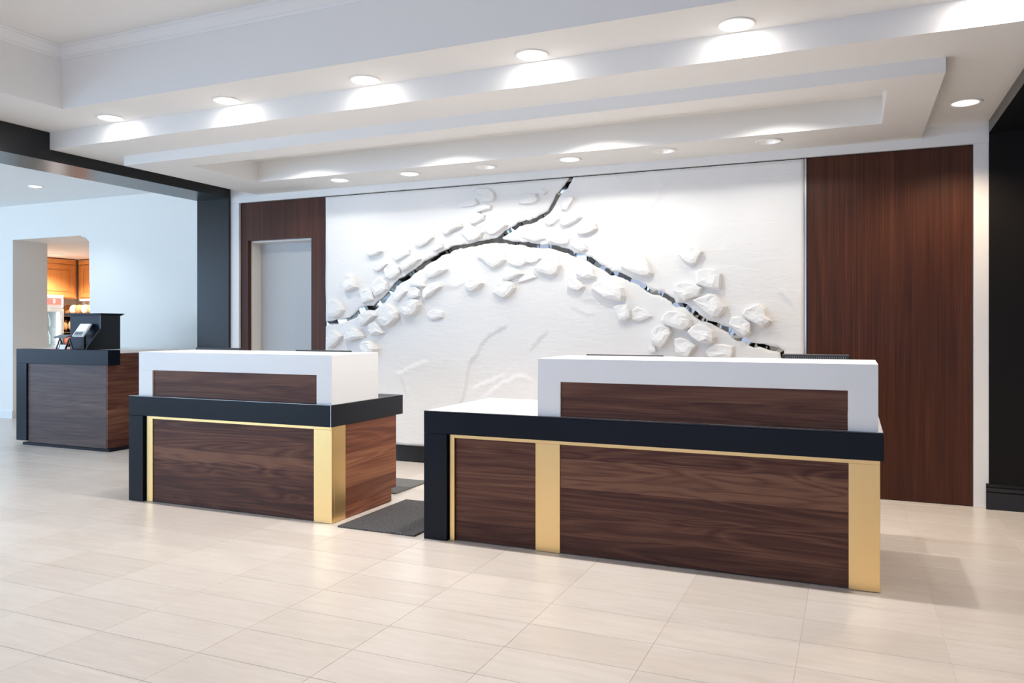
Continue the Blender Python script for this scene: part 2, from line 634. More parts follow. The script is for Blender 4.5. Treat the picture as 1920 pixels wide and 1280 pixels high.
plate(mb, RX0, RX1, RY0, RY1, RZ, [circle(x, y, RIN) for x, y in cove_lights])
mb.build('light_trough', M['ceil'], ceiling)
# roof over the steps so that no daylight leaks through the light holes
MB().box(XL, XR, YT + .01, WY + .2, 3.0, 3.1).build('roof_deck', M['ceil'], ceiling)


def moulding(a, b, inward, name, mirror_ends=True):
    """crown moulding run from a to b under the tray ceiling, mitred at 45 degrees"""
    prof = [(0.0, -0.088), (0.006, -0.088), (0.010, -0.076), (0.010, -0.068), (0.018, -0.062), (0.030, -0.048),
            (0.044, -0.030), (0.052, -0.022), (0.052, -0.014), (0.060, -0.008), (0.060, 0.0), (0.0, 0.0)]
    a, b, n = Vector((*a, 0)), Vector((*b, 0)), Vector((*inward, 0))
    t = (b - a).normalized()
    mb = MB()
    k = len(prof)
    v = [tuple(a + n * p + t * p + Vector((0, 0, Z3 + q))) for p, q in prof] + \
        [tuple(b + n * p - t * p + Vector((0, 0, Z3 + q))) for p, q in prof]
    f = [(i, (i + 1) % k, (i + 1) % k + k, i + k) for i in range(k)]
    mb.add(v, f)
    return struct(mb.build(name, M['trim']))


struct(moulding((-5.2, YT), (0.80, YT), (0, -1), 'trim_1'), 'white crown moulding along the far side of the tray ceiling')
struct(moulding((-5.2, -4.2), (-5.2, YT), (1, 0), 'trim_2'), 'white crown moulding along the left side of the tray ceiling')

# ------------------------------------------------------------------ feature wall: white surround, walnut panels, door
DX0, DX1, DZ = -5.705, -4.905, 2.142
mb = MB()
mb.box(XL - .44, DX0, WY + .05, WY + .30, 0, 3.0)
mb.box(DX0, DX1, WY + .05, WY + .30, DZ, 3.0)
mb.box(DX1, XR + 2.4, WY + .05, WY + .30, 0, 3.0)
wall_back = struct(mb.build('wall_back', M['wall']), 'white wall behind the reception desks')
mb = MB()
FY = WY - .024
mb.box(XL + .003, XR, FY, WY + .045, 2.532, 2.695, .002)
mb.box(XL + .003, -5.803, FY, WY + .045, 0, 2.5315, .002)
mb.box(0.777, XR - .002, FY, WY + .045, 0, 2.5315, .002)
mb.build('white_surround', M['trim'], wall_back)
mb = MB()
mb.prism([(-5.800, 0), (DX0, 0), (DX0, DZ), (DX1, DZ), (DX1, 0), (-4.732, 0), (-4.732, 2.526), (-5.800, 2.526)], 'y', WY, WY + .048)
mb.build('wood_panel', M['wood_z'], wall_back)
mb = MB()
mb.box(-0.312, 0.774, WY, WY + .048, 0.004, 2.526, .0015)
mb.build('wood_panel', M['wood_z'], wall_back)
MB().box(-0.330, -0.315, WY - .006, WY + .045, 0.0, 2.526, .001).build('metal_edge', M['edge'], wall_back)
MB().box(-5.800, 0.775, WY + .01, WY + .046, 2.5262, 2.5318).build('shadow_gap', M['black'], wall_back)
struct(MB().box(-4.729, -0.333, WY - .012, WY + .045, 0.012, 0.150, .003).build('baseboard_back', M['black']),
       'black baseboard under the plaster mural')
# door in the left walnut panel
door = struct(MB().box(DX0 + .012, DX1 - .012, WY + .182, WY + .225, 0.006, DZ - .02, .002).build('door_1', M['door']),
              'pale grey flush door set back in the walnut panel')
mb = MB()
mb.box(DX0 + .0005, DX0 + .012, WY + .052, WY + .182, 0, DZ - .002, .001)
mb.box(DX1 - .012, DX1 - .0005, WY + .052, WY + .182, 0, DZ - .002, .001)
mb.box(DX0 + .012, DX1 - .012, WY + .052, WY + .182, DZ - .020, DZ - .002, .001)
mb.build('door_frame', plain('cream_frame_paint', (0.76, 0.72, 0.67), 0.45), door)

# ------------------------------------------------------------------ left wall: wide black-cased opening to the lobby
BX0, BX1, BZ = -6.36, XL, 2.588
mb = MB()
mb.box(BX0 + .01, BX1 - .01, 6.28, 7.08, 0, 3.0)
mb.box(BX0 + .01, BX1 - .01, -4.2, 6.28, BZ + .02, 3.35)
mb.box(BX0 + .01, BX1 - .01, -4.2, -1.5, 0, BZ + .02)
wall_left = struct(mb.build('wall_left', M['wall']), 'left wall pierced by a wide opening to the lobby')
mb = MB()
mb.box(BX1 - .012, BX1 + .008, -1.5, 6.272, BZ, Z2 - .002)           # face towards the room
mb.box(BX0 - .008, BX0 + .012, -1.5, 6.272, BZ, 2.80)                # face towards the lobby
mb.box(BX0 + .012, BX1 - .012, -1.5, 6.272, BZ, BZ + .018)           # underside
mb.build('beam_casing', M['black'], wall_left)
mb = MB()
mb.box(BX0 + .002, BX1 - .012, 6.262, 6.279, 0, BZ - .001)
mb.box(BX1 - .012, BX1 + .008, 6.245, 6.279, 0, BZ - .001)
mb.build('jamb_casing', M['black'], wall_left)

# ------------------------------------------------------------------ right wall: black-cased opening
mb = MB()
mb.box(XR + .012, XR + .42, -4.2, 6.27, BZ + .02, 3.3)
mb.box(XR + .012, XR + .42, -4.2, 2.2, 0, BZ + .02)
wall_right = struct(mb.build('wall_right', M['wall']), 'right wall with a tall black-cased opening')
mb = MB()
mb.box(XR - .004, XR + .012, -4.2, 6.270, BZ + .006, Z1 - .001)
mb.box(XR - .004, XR + .012, -4.2, YF1 - .001, Z1 - .001, Z2 - .002)
mb.box(XR + .012, XR + .42, 2.2, 6.270, BZ + .006, BZ + .019)
mb.build('beam_casing', M['black'], wall_right)
MB().box(XR - .002, XR + 2.3, 6.262, WY + .049, 0, 2.594).build('black_return', M['blackw'], wall_right)
MB().box(XR + .42, XR + 2.3, 0.5, 6.27, 2.594, 2.66).build('black_soffit', M['blackw'], wall_right)
MB().box(XR + 2.2, XR + 2.3, -4.2, 6.27, 0, 2.6).build('side_wall', M['blackw'], wall_right)
mb = MB()
prof = [(6.262, 0), (6.240, 0), (6.240, .112), (6.246, .118), (6.241, .124), (6.241, .142), (6.248, .150), (6.244, .156), (6.252, .172), (6.262, .176)]
mb.prism(prof, 'x', XR - .022, XR + 2.2)
struct(mb.build('baseboard_right', M['black']), 'stepped black baseboard below the black wall')

# ------------------------------------------------------------------ lobby to the left, kitchen beyond
LY = 7.08
OX0, OX1, OZ = -10.52, -9.02, 2.44
mb = MB()
mb.box(OX1, BX0 + .02, LY, LY + .50, 0, 3.0)
mb.box(-14.1, OX0, LY, LY + .50, 0, 3.0)
mb.box(OX0, OX1, LY, LY + .50, OZ, 3.0)
wall_lobby = struct(mb.build('wall_lobby', M['lobby']), 'pale blue lobby wall with an opening to the pantry')
mb = MB()
mb.prism([(OX1 + .004, OZ + .004), (OX1 - .17, OZ + .004), (OX1 - .165, OZ - .012), (OX1 - .09, OZ - .028), (OX1 - .05, OZ - .055), (OX1 - .018, OZ - .085), (OX1 - .014, OZ - .62), (OX1 + .004, OZ - .65)], 'y', LY + .004, LY + .05)
mb.build('corbel_trim', M['trim'], wall_lobby)
mb = MB()
for x0, x1 in ((-14.1, OX0 + .012), (OX1 - .012, BX0 + .01)):
    mb.prism([(LY, 0), (LY - .018, 0), (LY - .018, .10), (LY - .010, .115), (LY - .010, .125), (LY, .135)], 'x', x0, x1)
struct(mb.build('baseboard_lobby', M['trim']), 'white baseboard along the lobby wall')
lobby_light = (-8.798, 6.188)
mb = MB()
plate(mb, -14.1, BX0 + .01, -4.2, LY + .02, 2.905, [circle(*lobby_light, .07)])
mb.box(-14.1, BX0, -4.2, LY, 3.08, 3.12)
struct(mb.build('ceiling_lobby', M['lobbyc']), 'pale blue lobby ceiling')
mb = MB()
mb.box(-14.2, -14.1, 4.5, 10.1, 0, 3.1)
mb.box(-14.2, -14.1, -4.2, -1.5, 0, 3.1)
mb.box(-14.2, -14.1, -1.5, 4.5, 0, .5)  # side opening added to go with the extra blue light
mb.box(-14.2, -14.1, -1.5, 4.5, 2.8, 3.1)
struct(mb.build('wall_far_left', M['lobby']), 'outer lobby wall with side openings added for blue light')
KY, KX = 9.95, -13.0
pantry_light = (-11.95, 8.75)
mb = MB()
plate(mb, -14.1, -7.5, LY + .49, KY + .1, OZ + .003, [circle(*pantry_light, .09)])
mb.box(-14.1, -7.5, LY + .5, KY + .1, OZ + .12, OZ + .16)
struct(mb.build('ceiling_pantry', M['ceil']), 'white pantry ceiling')
mb = MB()
mb.box(-14.1, -7.5, KY, KY + .1, 0, 2.5)
mb.box(KX - .1, KX, LY + .5, KY, 0, 2.5)
mb.box(-7.6, -7.5, LY + .5, KY, 0, 2.5)
struct(mb.build('wall_pantry', plain('pantry_paint', (0.78, 0.72, 0.66), 0.6)), 'warm white pantry walls')

# ------------------------------------------------------------------ window wall behind the viewer
mb = MB()
mb.box(-14.1, 1.3, -4.2, -4.0, 0, 0.55)
mb.box(-14.1, 1.3, -4.2, -4.0, 2.85, 3.35)
mb.box(-6.9, 1.3, -4.0, -3.98, 2.60, 3.35)
for x0, x1 in ((-14.1, -13.3), (-6.9, -5.7), (0.7, 1.3)):
    mb.box(x0, x1, -4.2, -4.0, 0.55, 2.85)
struct(mb.build('wall_front', M['wood_z']), 'walnut clad window wall behind the viewer')
for n, (x0, x1) in enumerate(((-13.3, -6.9), (-5.7, 0.7))):
    mb = MB()
    k = 5
    for i in range(k + 1):
        xx = x0 + (x1 - x0) * i / k
        mb.box(max(x0, xx - .04), min(x1, xx + .04), -4.14, -4.06, 0.55, 2.85)
    mb.box(x0, x1, -4.14, -4.06, 0.55, 0.63)
    mb.box(x0, x1, -4.14, -4.06, 2.77, 2.85)
    struct(mb.build('window_%d' % (n + 1), M['black']), 'dark window frame behind the viewer, %s' % ('lobby side' if n == 0 else 'reception side'))

STONES = """
50 -4247,1948 -4214,1923 -4157,1931 -4112,1941 -4068,1965 -4112,1991 -4180,1984 -4230,1971
35 -4166,1803 -4118,1775 -4057,1804 -3990,1849 -4029,1874 -4107,1858 -4152,1835
35 -4051,1799 -4029,1714 -3963,1693 -3914,1720 -3870,1761 -3881,1818 -3925,1857 -3996,1845
60 -4506,1638 -4465,1584 -4407,1602 -4338,1632 -4361,1693 -4390,1742 -4454,1768 -4488,1725
35 -4191,1641 -4157,1546 -4124,1540 -4057,1568 -4007,1609 -4007,1671 -4090,1725 -4157,1688
40 -4316,1586 -4281,1476 -4225,1489 -4157,1512 -4180,1584 -4225,1613 -4281,1610
45 -4700,1396 -4670,1342 -4605,1337 -4541,1356 -4500,1418 -4541,1482 -4605,1526 -4682,1513 -4706,1454
55 -4338,1335 -4316,1268 -4287,1259 -4214,1302 -4135,1363 -4152,1387 -4236,1383 -4327,1374
55 -4107,1325 -4073,1292 -4029,1249 -3968,1273 -3886,1338 -3892,1390 -3936,1451 -4001,1476 -4062,1443 -4096,1391
50 -4225,1216 -4168,1173 -4112,1183 -4040,1197 -4101,1268 -4157,1306 -4214,1287
65 -4494,1201 -4483,1128 -4430,1114 -4361,1134 -4287,1149 -4270,1168 -4316,1230 -4373,1249 -4459,1239
55 -4694,1097 -4653,1044 -4594,1074 -4541,1133 -4517,1167 -4564,1200 -4617,1229 -4676,1190 -4700,1141
80 -4296,1067 -4253,1010 -4180,968 -4135,988 -4115,1050 -4157,1107 -4225,1125 -4276,1106
40 -3712,2020 -3674,1986 -3627,1998 -3574,2028 -3511,2071 -3521,2104 -3584,2097 -3658,2082 -3701,2061
45 -3433,2141 -3397,2093 -3360,2092 -3319,2126 -3218,2159 -3233,2190 -3314,2198 -3402,2180
30 -3527,1966 -3495,1942 -3448,1963 -3412,1980 -3417,2017 -3469,2001
30 -3950,1898 -3917,1864 -3841,1894 -3776,1929 -3765,1971 -3841,1979 -3923,1954
40 -3884,1812 -3841,1768 -3776,1794 -3712,1834 -3648,1883 -3690,1903 -3776,1892 -3852,1867
45 -3597,1749 -3575,1698 -3518,1706 -3440,1736 -3367,1775 -3414,1813 -3486,1833 -3560,1817
35 -3767,1647 -3708,1631 -3644,1616 -3602,1629 -3612,1680 -3676,1714 -3740,1688
45 -3789,1554 -3772,1516 -3708,1515 -3655,1538 -3650,1589 -3697,1627 -3751,1623
45 -3628,1533 -3602,1509 -3544,1536 -3486,1586 -3424,1626 -3445,1654 -3518,1660 -3581,1624 -3623,1588
40 -3941,1500 -3897,1485 -3853,1536 -3794,1587 -3821,1615 -3881,1593 -3924,1547
65 -3864,1396 -3832,1368 -3783,1354 -3719,1362 -3676,1404 -3644,1459 -3655,1501 -3729,1511 -3772,1493 -3821,1470 -3859,1443
20 -3591,1366 -3554,1325 -3502,1320 -3419,1343 -3419,1393 -3492,1412 -3570,1398
25 -3042,2423 -3027,2364 -2973,2356 -2909,2369 -2895,2413 -2909,2449 -2958,2484 -3072,2496 -3122,2468
30 -3092,2291 -3072,2275 -3003,2291 -2934,2300 -2924,2326 -2993,2344 -3072,2326
30 -3157,2210 -3127,2168 -3072,2178 -3003,2215 -2993,2245 -3052,2276 -3122,2275 -3147,2254
40 -3228,2096 -3187,2054 -3147,2020 -3092,2022 -3032,2056 -3008,2095 -3052,2141 -3122,2163 -3197,2149
30 -2998,2103 -2948,2070 -2909,2068 -2851,2096 -2774,2149 -2827,2183 -2924,2184 -2983,2147
20 -3289,2351 -3223,2335 -3122,2336 -3052,2356 -3092,2403 -3172,2400 -3248,2382
30 -2667,2329 -2600,2318 -2535,2321 -2497,2336 -2479,2356 -2511,2402 -2591,2420 -2667,2399
30 -2272,2253 -2223,2242 -2196,2283 -2155,2348 -2187,2363 -2245,2354 -2268,2309
45 -2286,2134 -2259,2112 -2214,2114 -2142,2144 -2089,2179 -2111,2210 -2200,2223 -2268,2189
30 -2428,2146 -2377,2122 -2341,2133 -2286,2181 -2322,2209 -2396,2209 -2423,2180
45 -2129,2054 -2115,2032 -2044,2037 -1992,2048 -1952,2071 -1965,2118 -2022,2146 -2089,2128 -2120,2088
20 -2516,2402 -2483,2409 -2432,2390 -2405,2420 -2451,2450 -2507,2436
45 -3069,1880 -3007,1843 -2946,1791 -2902,1770 -2837,1798 -2788,1836 -2804,1901 -2891,1934 -2991,1938 -3057,1920
35 -2771,1816 -2707,1789 -2648,1777 -2600,1805 -2611,1850 -2675,1891 -2744,1894
30 -2605,1815 -2547,1806 -2495,1816 -2458,1844 -2490,1884 -2558,1882 -2605,1849
55 -2516,1759 -2490,1729 -2411,1707 -2349,1691 -2303,1714 -2278,1776 -2303,1829 -2375,1861 -2443,1834 -2490,1797
40 -2826,1678 -2771,1657 -2707,1680 -2621,1717 -2653,1753 -2728,1775 -2804,1757
50 -2913,1561 -2858,1525 -2804,1504 -2761,1523 -2696,1596 -2701,1641 -2761,1662 -2848,1654 -2897,1620
50 -3193,1626 -3164,1585 -3119,1569 -3057,1593 -3007,1642 -3046,1679 -3125,1696 -3181,1672
20 -2675,1640 -2611,1653 -2500,1685 -2531,1720 -2611,1712 -2664,1679
20 -2648,2038 -2568,2010 -2505,1992 -2417,2013 -2453,2053 -2547,2072 -2621,2066
30 -2392,1995 -2320,1967 -2264,1955 -2208,1963 -2193,2000 -2238,2031 -2341,2036
30 -2188,1943 -2137,1912 -2087,1886 -2038,1903 -2057,1952 -2112,1992 -2173,1990
45 -1750,1757 -1721,1733 -1650,1699 -1580,1669 -1510,1665 -1482,1689 -1514,1768 -1556,1829 -1636,1832 -1721,1798
45 -2137,1697 -2077,1667 -2028,1654 -1959,1674 -1988,1736 -2057,1800 -2117,1778 -2137,1736
50 -2218,1599 -2173,1569 -2112,1559 -2062,1591 -2097,1639 -2152,1674 -2213,1661
60 -2003,1576 -1959,1542 -1890,1503 -1798,1474 -1726,1463 -1712,1514 -1731,1580 -1803,1619 -1915,1640 -1988,1618
45 -1813,1423 -1789,1362 -1760,1311 -1712,1301 -1665,1329 -1669,1394 -1693,1436 -1760,1446
20 -1660,1315 -1594,1301 -1538,1319 -1487,1342 -1538,1388 -1617,1421 -1660,1389
50 -1273,1832 -1249,1795 -1205,1762 -1162,1746 -1126,1763 -1107,1810 -1087,1853 -1122,1883 -1174,1897 -1233,1875
45 -1138,1688 -1134,1596 -1075,1571 -1009,1550 -947,1545 -940,1604 -940,1671 -990,1708 -1056,1721 -1114,1711
45 -1317,1544 -1273,1499 -1221,1458 -1178,1481 -1118,1500 -1087,1563 -1126,1588 -1193,1610 -1257,1615 -1309,1592
60 -1166,1472 -1114,1415 -1060,1367 -1001,1323 -959,1327 -913,1374 -897,1417 -928,1457 -970,1508 -1028,1517 -1107,1495
60 -1415,1309 -1366,1272 -1297,1244 -1229,1224 -1174,1256 -1162,1308 -1205,1352 -1273,1377 -1354,1381 -1402,1349
75 -1209,1220 -1162,1172 -1103,1137 -1044,1118 -997,1126 -978,1173 -997,1225 -1056,1268 -1126,1276 -1174,1252
60 -1488,1138 -1451,1110 -1415,1086 -1374,1119 -1325,1208 -1346,1248 -1394,1272 -1456,1256 -1493,1207
45 -1313,1119 -1297,1047 -1249,1016 -1193,1014 -1162,1061 -1126,1105 -1185,1152 -1257,1172 -1305,1160
35 -1063,1054 -1036,1013 -946,1010 -857,1016 -843,1066 -848,1102 -923,1120 -991,1119 -1036,1091
30 -1521,1077 -1488,1040 -1456,1053 -1464,1094 -1501,1118
65 -782,1358 -733,1312 -681,1280 -625,1244 -591,1267 -561,1298 -591,1338 -612,1401 -660,1433 -707,1416 -760,1389
50 -883,1276 -830,1230 -786,1198 -751,1180 -716,1203 -712,1285 -751,1317 -812,1339 -866,1331
"""
RELIEF = """
6 -2757,1268 -2830,1245 -2895,1208 -2968,1164 -3034,1096 -3067,1021 -3108,972 -3142,923
6 -3112,968 -3149,934 -3168,851 -3186,752 -3214,627 -3251,551
5 -2382,1224 -2436,1188 -2490,1138 -2536,1079 -2583,1032
-6 -3075,588 -2960,674 -2886,721 -2830,774 -2773,783 -2678,837 -2607,824 -2521,783
-5 -3133,691 -3050,746 -2952,778 -2870,818 -2798,834
-6 -3928,816 -3868,835 -3749,897 -3651,933 -3564,943
4 -3868,792 -3838,690 -3798,606
5 -3382,972 -3401,896 -3430,845
4 -1290,2477 -1339,2432 -1412,2383 -1436,2299 -1498,2224 -1498,2107 -1510,2053 -1517,1943 -1535,1864
3 -1504,2518 -1449,2434 -1412,2383
5 -2178,1532 -2112,1507 -2072,1473 -2013,1477 -1959,1472 -1915,1438
5 -1959,1495 -1920,1467 -1866,1442 -1818,1428
4 -2193,1427 -2132,1393 -2053,1359 -1959,1344
5 -510,1530 -455,1462 -399,1382
5 -3419,1612 -3275,1609 -3199,1653
-3 -894,1889 -928,1879 -970,1874
"""
FISSURE = """
left -4761,1279,23 -4723,1284,23 -4682,1293,17 -4605,1302,23 -4512,1315,14 -4442,1331,14 -4385,1360,17 -4333,1407,22 -4288,1427,25 -4225,1436,22 -4168,1436,25 -4123,1472,27 -4062,1505,25 -4013,1553,22 -3968,1599,27 -3931,1650,22 -3881,1683,27 -3826,1704,24 -3773,1742,24 -3701,1782,21 -3658,1809,26 -3611,1840,24 -3564,1862,21 -3500,1887,23 -3443,1921,21 -3402,1936,21 -3360,1946,26 -3321,1967,23 -3248,1980,18 -3192,1984,20 -3153,1987,15 -3085,1997,22 -3013,2009,18 -2919,2018,23 -2858,2020,22 -2822,2016,20
upper -2879,2019,22 -2848,2047,20 -2799,2084,22 -2774,2097,22 -2716,2116,20 -2674,2149,20 -2607,2163,20 -2568,2167,17 -2508,2185,17 -2451,2212,17 -2391,2243,17 -2359,2288,19 -2331,2342,14 -2309,2380,19 -2277,2417,17 -2236,2451,21 -2209,2492,19 -2191,2525,19 -2176,2564,19
right -2874,2018,22 -2815,2008,15 -2717,1989,17 -2664,1984,15 -2611,1979,19 -2558,1965,22 -2500,1958,19 -2453,1946,16 -2401,1949,19 -2350,1941,19 -2284,1918,19 -2218,1901,21 -2162,1870,19 -2087,1851,16 -2018,1822,21 -1988,1797,20 -1949,1772,21 -1890,1738,18 -1841,1704,20 -1803,1703,18 -1736,1673,18 -1674,1643,16 -1613,1624,16 -1575,1595,18 -1528,1557,18 -1489,1536,17 -1427,1525,17 -1378,1504,17 -1328,1469,19 -1298,1429,17 -1257,1435,17 -1217,1425,19 -1189,1396,17 -1157,1372,21 -1122,1340,19 -1094,1320,19 -1052,1300,11 -1017,1290,11 -978,1276,19 -935,1256,14 -897,1237,21 -870,1230,20 -848,1189,19 -821,1162,18 -786,1162,16 -751,1149,14 -725,1126,16 -690,1113,16 -656,1111,12 -625,1109,20 -569,1092,16 -523,1084,18 -493,1066,18 -482,1030,16 -472,974,12 -465,921,6
"""

# ------------------------------------------------------------------ plaster mural: heightfield with a mirror-filled fissure
MX0, MX1, MZ0, MZ1 = -4.728, -0.3335, 0.152, 2.524
rnd = random.Random(3)


def parse(s):
    out = []
    for l in s.strip().split('\n'):
        a = l.split()
        out.append((a[0], [tuple(float(q) / 1000 for q in p.split(',')) for p in a[1:]]))
    return out


branches = {}
for key, pts in parse(FISSURE):
    L_, R_ = [], []
    fine = []
    for i, (x, z, h) in enumerate(pts):
        fine.append((x, z, h))
        if i < len(pts) - 1:
            x2, z2, h2 = pts[i + 1]
            nseg = max(1, int(math.hypot(x2 - x, z2 - z) / 0.022))
            for s in range(1, nseg):
                t = s / nseg
                fine.append((x + (x2 - x) * t, z + (z2 - z) * t, (h + (h2 - h) * t)))
    for i, (x, z, h) in enumerate(fine):
        a = fine[max(0, i - 1)]
        b = fine[min(len(fine) - 1, i + 1)]
        t = Vector((b[0] - a[0], b[1] - a[1])).normalized()
        n = Vector((-t.y, t.x))
        j1, j2 = rnd.uniform(-.0045, .0045), rnd.uniform(-.0045, .0045)
        hh = h * 0.95
        L_.append((x + n.x * (hh + j1), z + n.y * (hh + j1)))
        R_.append((x - n.x * (hh + j2), z - n.y * (hh + j2)))
    branches[key] = (fine, L_ + R_[::-1])
holes = [b[1] for b in branches.values()]
relief = [(float(a) / 1000, p) for a, p in parse(RELIEF)]

pts = [(MX0, MZ0), (MX1, MZ0), (MX1, MZ1), (MX0, MZ1)]
edges = [(0, 1), (1, 2), (2, 3), (3, 0)]
for h in holes:
    o = len(pts)
    pts += h
    edges += [(o + i, o + (i + 1) % len(h)) for i in range(len(h))]
step_pts = []
for a, pl in relief:
    for (x0, z0), (x1, z1) in zip(pl[:-1], pl[1:]):
        L0 = math.hypot(x1 - x0, z1 - z0)
        nx, nz = -(z1 - z0) / L0, (x1 - x0) / L0
        for s in range(max(1, int(L0 / 0.02))):
            t = s / max(1, int(L0 / 0.02))
            for e in (-.0045, .0045):
                step_pts.append((x0 + (x1 - x0) * t + nx * e, z0 + (z1 - z0) * t + nz * e))
GS = 0.027
near = {}
for p in pts[4:] + step_pts:
    near.setdefault((int(p[0] / .05), int(p[1] / .05)), []).append(p)


def crowded(x, z, r):
    kx, kz = int(x / .05), int(z / .05)
    for i in (-1, 0, 1):
        for j in (-1, 0, 1):
            for q in near.get((kx + i, kz + j), ()):
                if (q[0] - x) ** 2 + (q[1] - z) ** 2 < r * r:
                    return True
    return False


for p in step_pts:
    if MX0 < p[0] < MX1 and MZ0 < p[1] < MZ1 and not any(in_poly(*p, h) for h in holes):
        pts.append(p)
nxg, nzg = int((MX1 - MX0) / GS), int((MZ1 - MZ0) / GS)
for i in range(nxg + 1):
    for j in range(nzg + 1):
        x = MX0 + (MX1 - MX0) * i / nxg
        z = MZ0 + (MZ1 - MZ0) * j / nzg
        if 0 < i < nxg and 0 < j < nzg:
            x += rnd.uniform(-.004, .004)
            z += rnd.uniform(-.004, .004)
            if crowded(x, z, .013):
                continue
        pts.append((x, z))
vo, eo, fo_, _, _, _ = delaunay_2d_cdt([Vector(p) for p in pts], edges, [], 1, 1e-5)
from mathutils import noise as mnoise


def height(x, z):
    h = 0.0045 * mnoise.noise(Vector((x * 2.1, z * 2.6, 3.1))) + 0.0022 * mnoise.noise(Vector((x * 6, z * 7, 8.4)))
    for a, pl in relief:
        best, sgn, tt = 9.0, 1, 0
        for k, ((x0, z0), (x1, z1)) in enumerate(zip(pl[:-1], pl[1:])):
            if min(x0, x1) - .2 > x or max(x0, x1) + .2 < x or min(z0, z1) - .2 > z or max(z0, z1) + .2 < z:
                continue
            dx, dz = x1 - x0, z1 - z0
            t = max(0, min(1, ((x - x0) * dx + (z - z0) * dz) / (dx * dx + dz * dz)))
            d = math.hypot(x - x0 - dx * t, z - z0 - dz * t)
            if d < best:
                c = (dx * (z - z0) - dz * (x - x0)) * (1 if dx > 0 else -1)
                best, sgn, tt = d, (1 if c > 0 else -1), (k + t) / (len(pl) - 1)
        if best < .15:
            side = sgn if a > 0 else -sgn
            fade = min(1, 6 * tt + .15, 6 * (1 - tt) + .15)
            h += (1 if side > 0 else -0.4) * abs(a) * 0.9 * math.exp(-best / .05) * fade
    return h


keep, loop_f = [], []
for f in fo_:
    cx = sum(vo[i][0] for i in f) / len(f)
    cz = sum(vo[i][1] for i in f) / len(f)
    if MX0 <= cx <= MX1 and MZ0 <= cz <= MZ1 and not any(in_poly(cx, cz, h) for h in holes):
        keep.append(tuple(f))
mural = thing('wall_mural', 'white plaster relief mural with raised stones and a branching mirrored crack, behind the desks',
              'mural', (-2.53, WY, MZ0))
off = Vector(mural.location)
me = bpy.data.meshes.new('plaster_panel')
me.from_pydata([(p[0] - off.x, -height(p[0], p[1]) - .004, p[1] - off.z) for p in vo], [], keep)
b = bmesh.new()
b.from_mesh(me)
bmesh.ops.recalc_face_normals(b, faces=list(b.faces))
if sum(f.normal.y for f in b.faces) > 0:
    bmesh.ops.reverse_faces(b, faces=list(b.faces))
for f in b.faces:
    f.smooth = True
loose = [q for q in b.verts if not q.link_faces]
bmesh.ops.delete(b, geom=loose, context='VERTS')
bound = [e for e in b.edges if e.is_boundary]
r = bmesh.ops.extrude_edge_only(b, edges=bound)
for q in r['geom']:
    if isinstance(q, bmesh.types.BMVert):
        q.co.y = .030
    if isinstance(q, bmesh.types.BMFace):
        q.smooth = False
b.to_mesh(me)
b.free()
me.materials.append(M['plaster'])
po = bpy.data.objects.new('plaster_panel', me)
C.objects.link(po)
po.parent = mural
MB().box(MX0 + .002, MX1 - .002, WY + .032, WY + .045, MZ0, MZ1).build('backing_board', M['plastic'], mural)
# mirror pieces set in the fissure, each tilted a little differently
for key, (fine, poly) in branches.items():
    i = 0
    while i < len(fine) - 1:
        n = rnd.choice((3, 4, 5, 6, 9))
        seg = fine[i:i + n + 1]
        if key == 'left':
            tx, tz = rnd.uniform(-.12, .12), rnd.uniform(.05, .22)
        else:
            tx, tz = rnd.uniform(-.24, .24), rnd.uniform(-.19, .12)
        mx = sum(p[0] for p in seg) / len(seg)
        mz = sum(p[1] for p in seg) / len(seg)
        up, dn = [], []
        for k, (x, z, h) in enumerate(seg):
            a = seg[max(0, k - 1)]
            c = seg[min(len(seg) - 1, k + 1)]
            if a == c:
                continue
            t = Vector((c[0] - a[0], c[1] - a[1])).normalized()
            hh = h + .010
            for lst, sg in ((up, 1), (dn, -1)):
                lst.append((min(max(x - sg * t.y * hh, MX0 + .004), MX1 - .004), min(z + sg * t.x * hh, MZ1 - .004)))
        y_ = lambda p: WY + .007 + max(-.008, min(.010, tx * (p[0] - mx) + tz * (p[1] - mz)))
        m_ = MB()
        v = [(p[0], y_(p), p[1]) for p in up] + [(p[0], y_(p), p[1]) for p in dn]
        k = len(up)
        m_.add(v, [(q, q + 1, k + q + 1, k + q) for q in range(k - 1)])
        m_.build('mirror_piece', M['mirror'], mural)
        i += n
# raised stones
for si, (th, outline) in enumerate(parse(STONES)):
    th = float(th) / 1000
    outline = [(min(max(x, MX0 + .004), MX1 - .004), min(max(z, MZ0), MZ1 - .01)) for x, z in outline]
    cx = sum(p[0] for p in outline) / len(outline)
    cz = sum(p[1] for p in outline) / len(outline)
    rs = random.Random(si)
    n = len(outline)
    v = []
    for q, (sc_, d) in enumerate(((1.03, -.004), (0.985, .55 * th), (0.86, .92 * th), (0.45, 1.02 * th))):
        for x, z in outline:
            j = .16 * th if q else 0
            # the face leans a little, so that each stone catches the light in its own way
            lean = (0.10 * (cz - z) + 0.05 * (x - cx)) * (q / 3)
            v.append((cx + (x - cx) * sc_ + rs.uniform(-j, j) * .5, WY - .004 - d - rs.uniform(0, j) - lean, cz + (z - cz) * sc_ + rs.uniform(-j, j) * .5))
    v.append((cx, WY - .004 - 1.03 * th - rs.uniform(0, .1 * th), cz))
    f = []
    for q in range(3):
        f += [(q * n + i, q * n + (i + 1) % n, (q + 1) * n + (i + 1) % n, (q + 1) * n + i) for i in range(n)]
    f += [(3 * n + i, 3 * n + (i + 1) % n, 4 * n) for i in range(n)]
    MB().add(v, f).build('stone', M['stone'], mural)

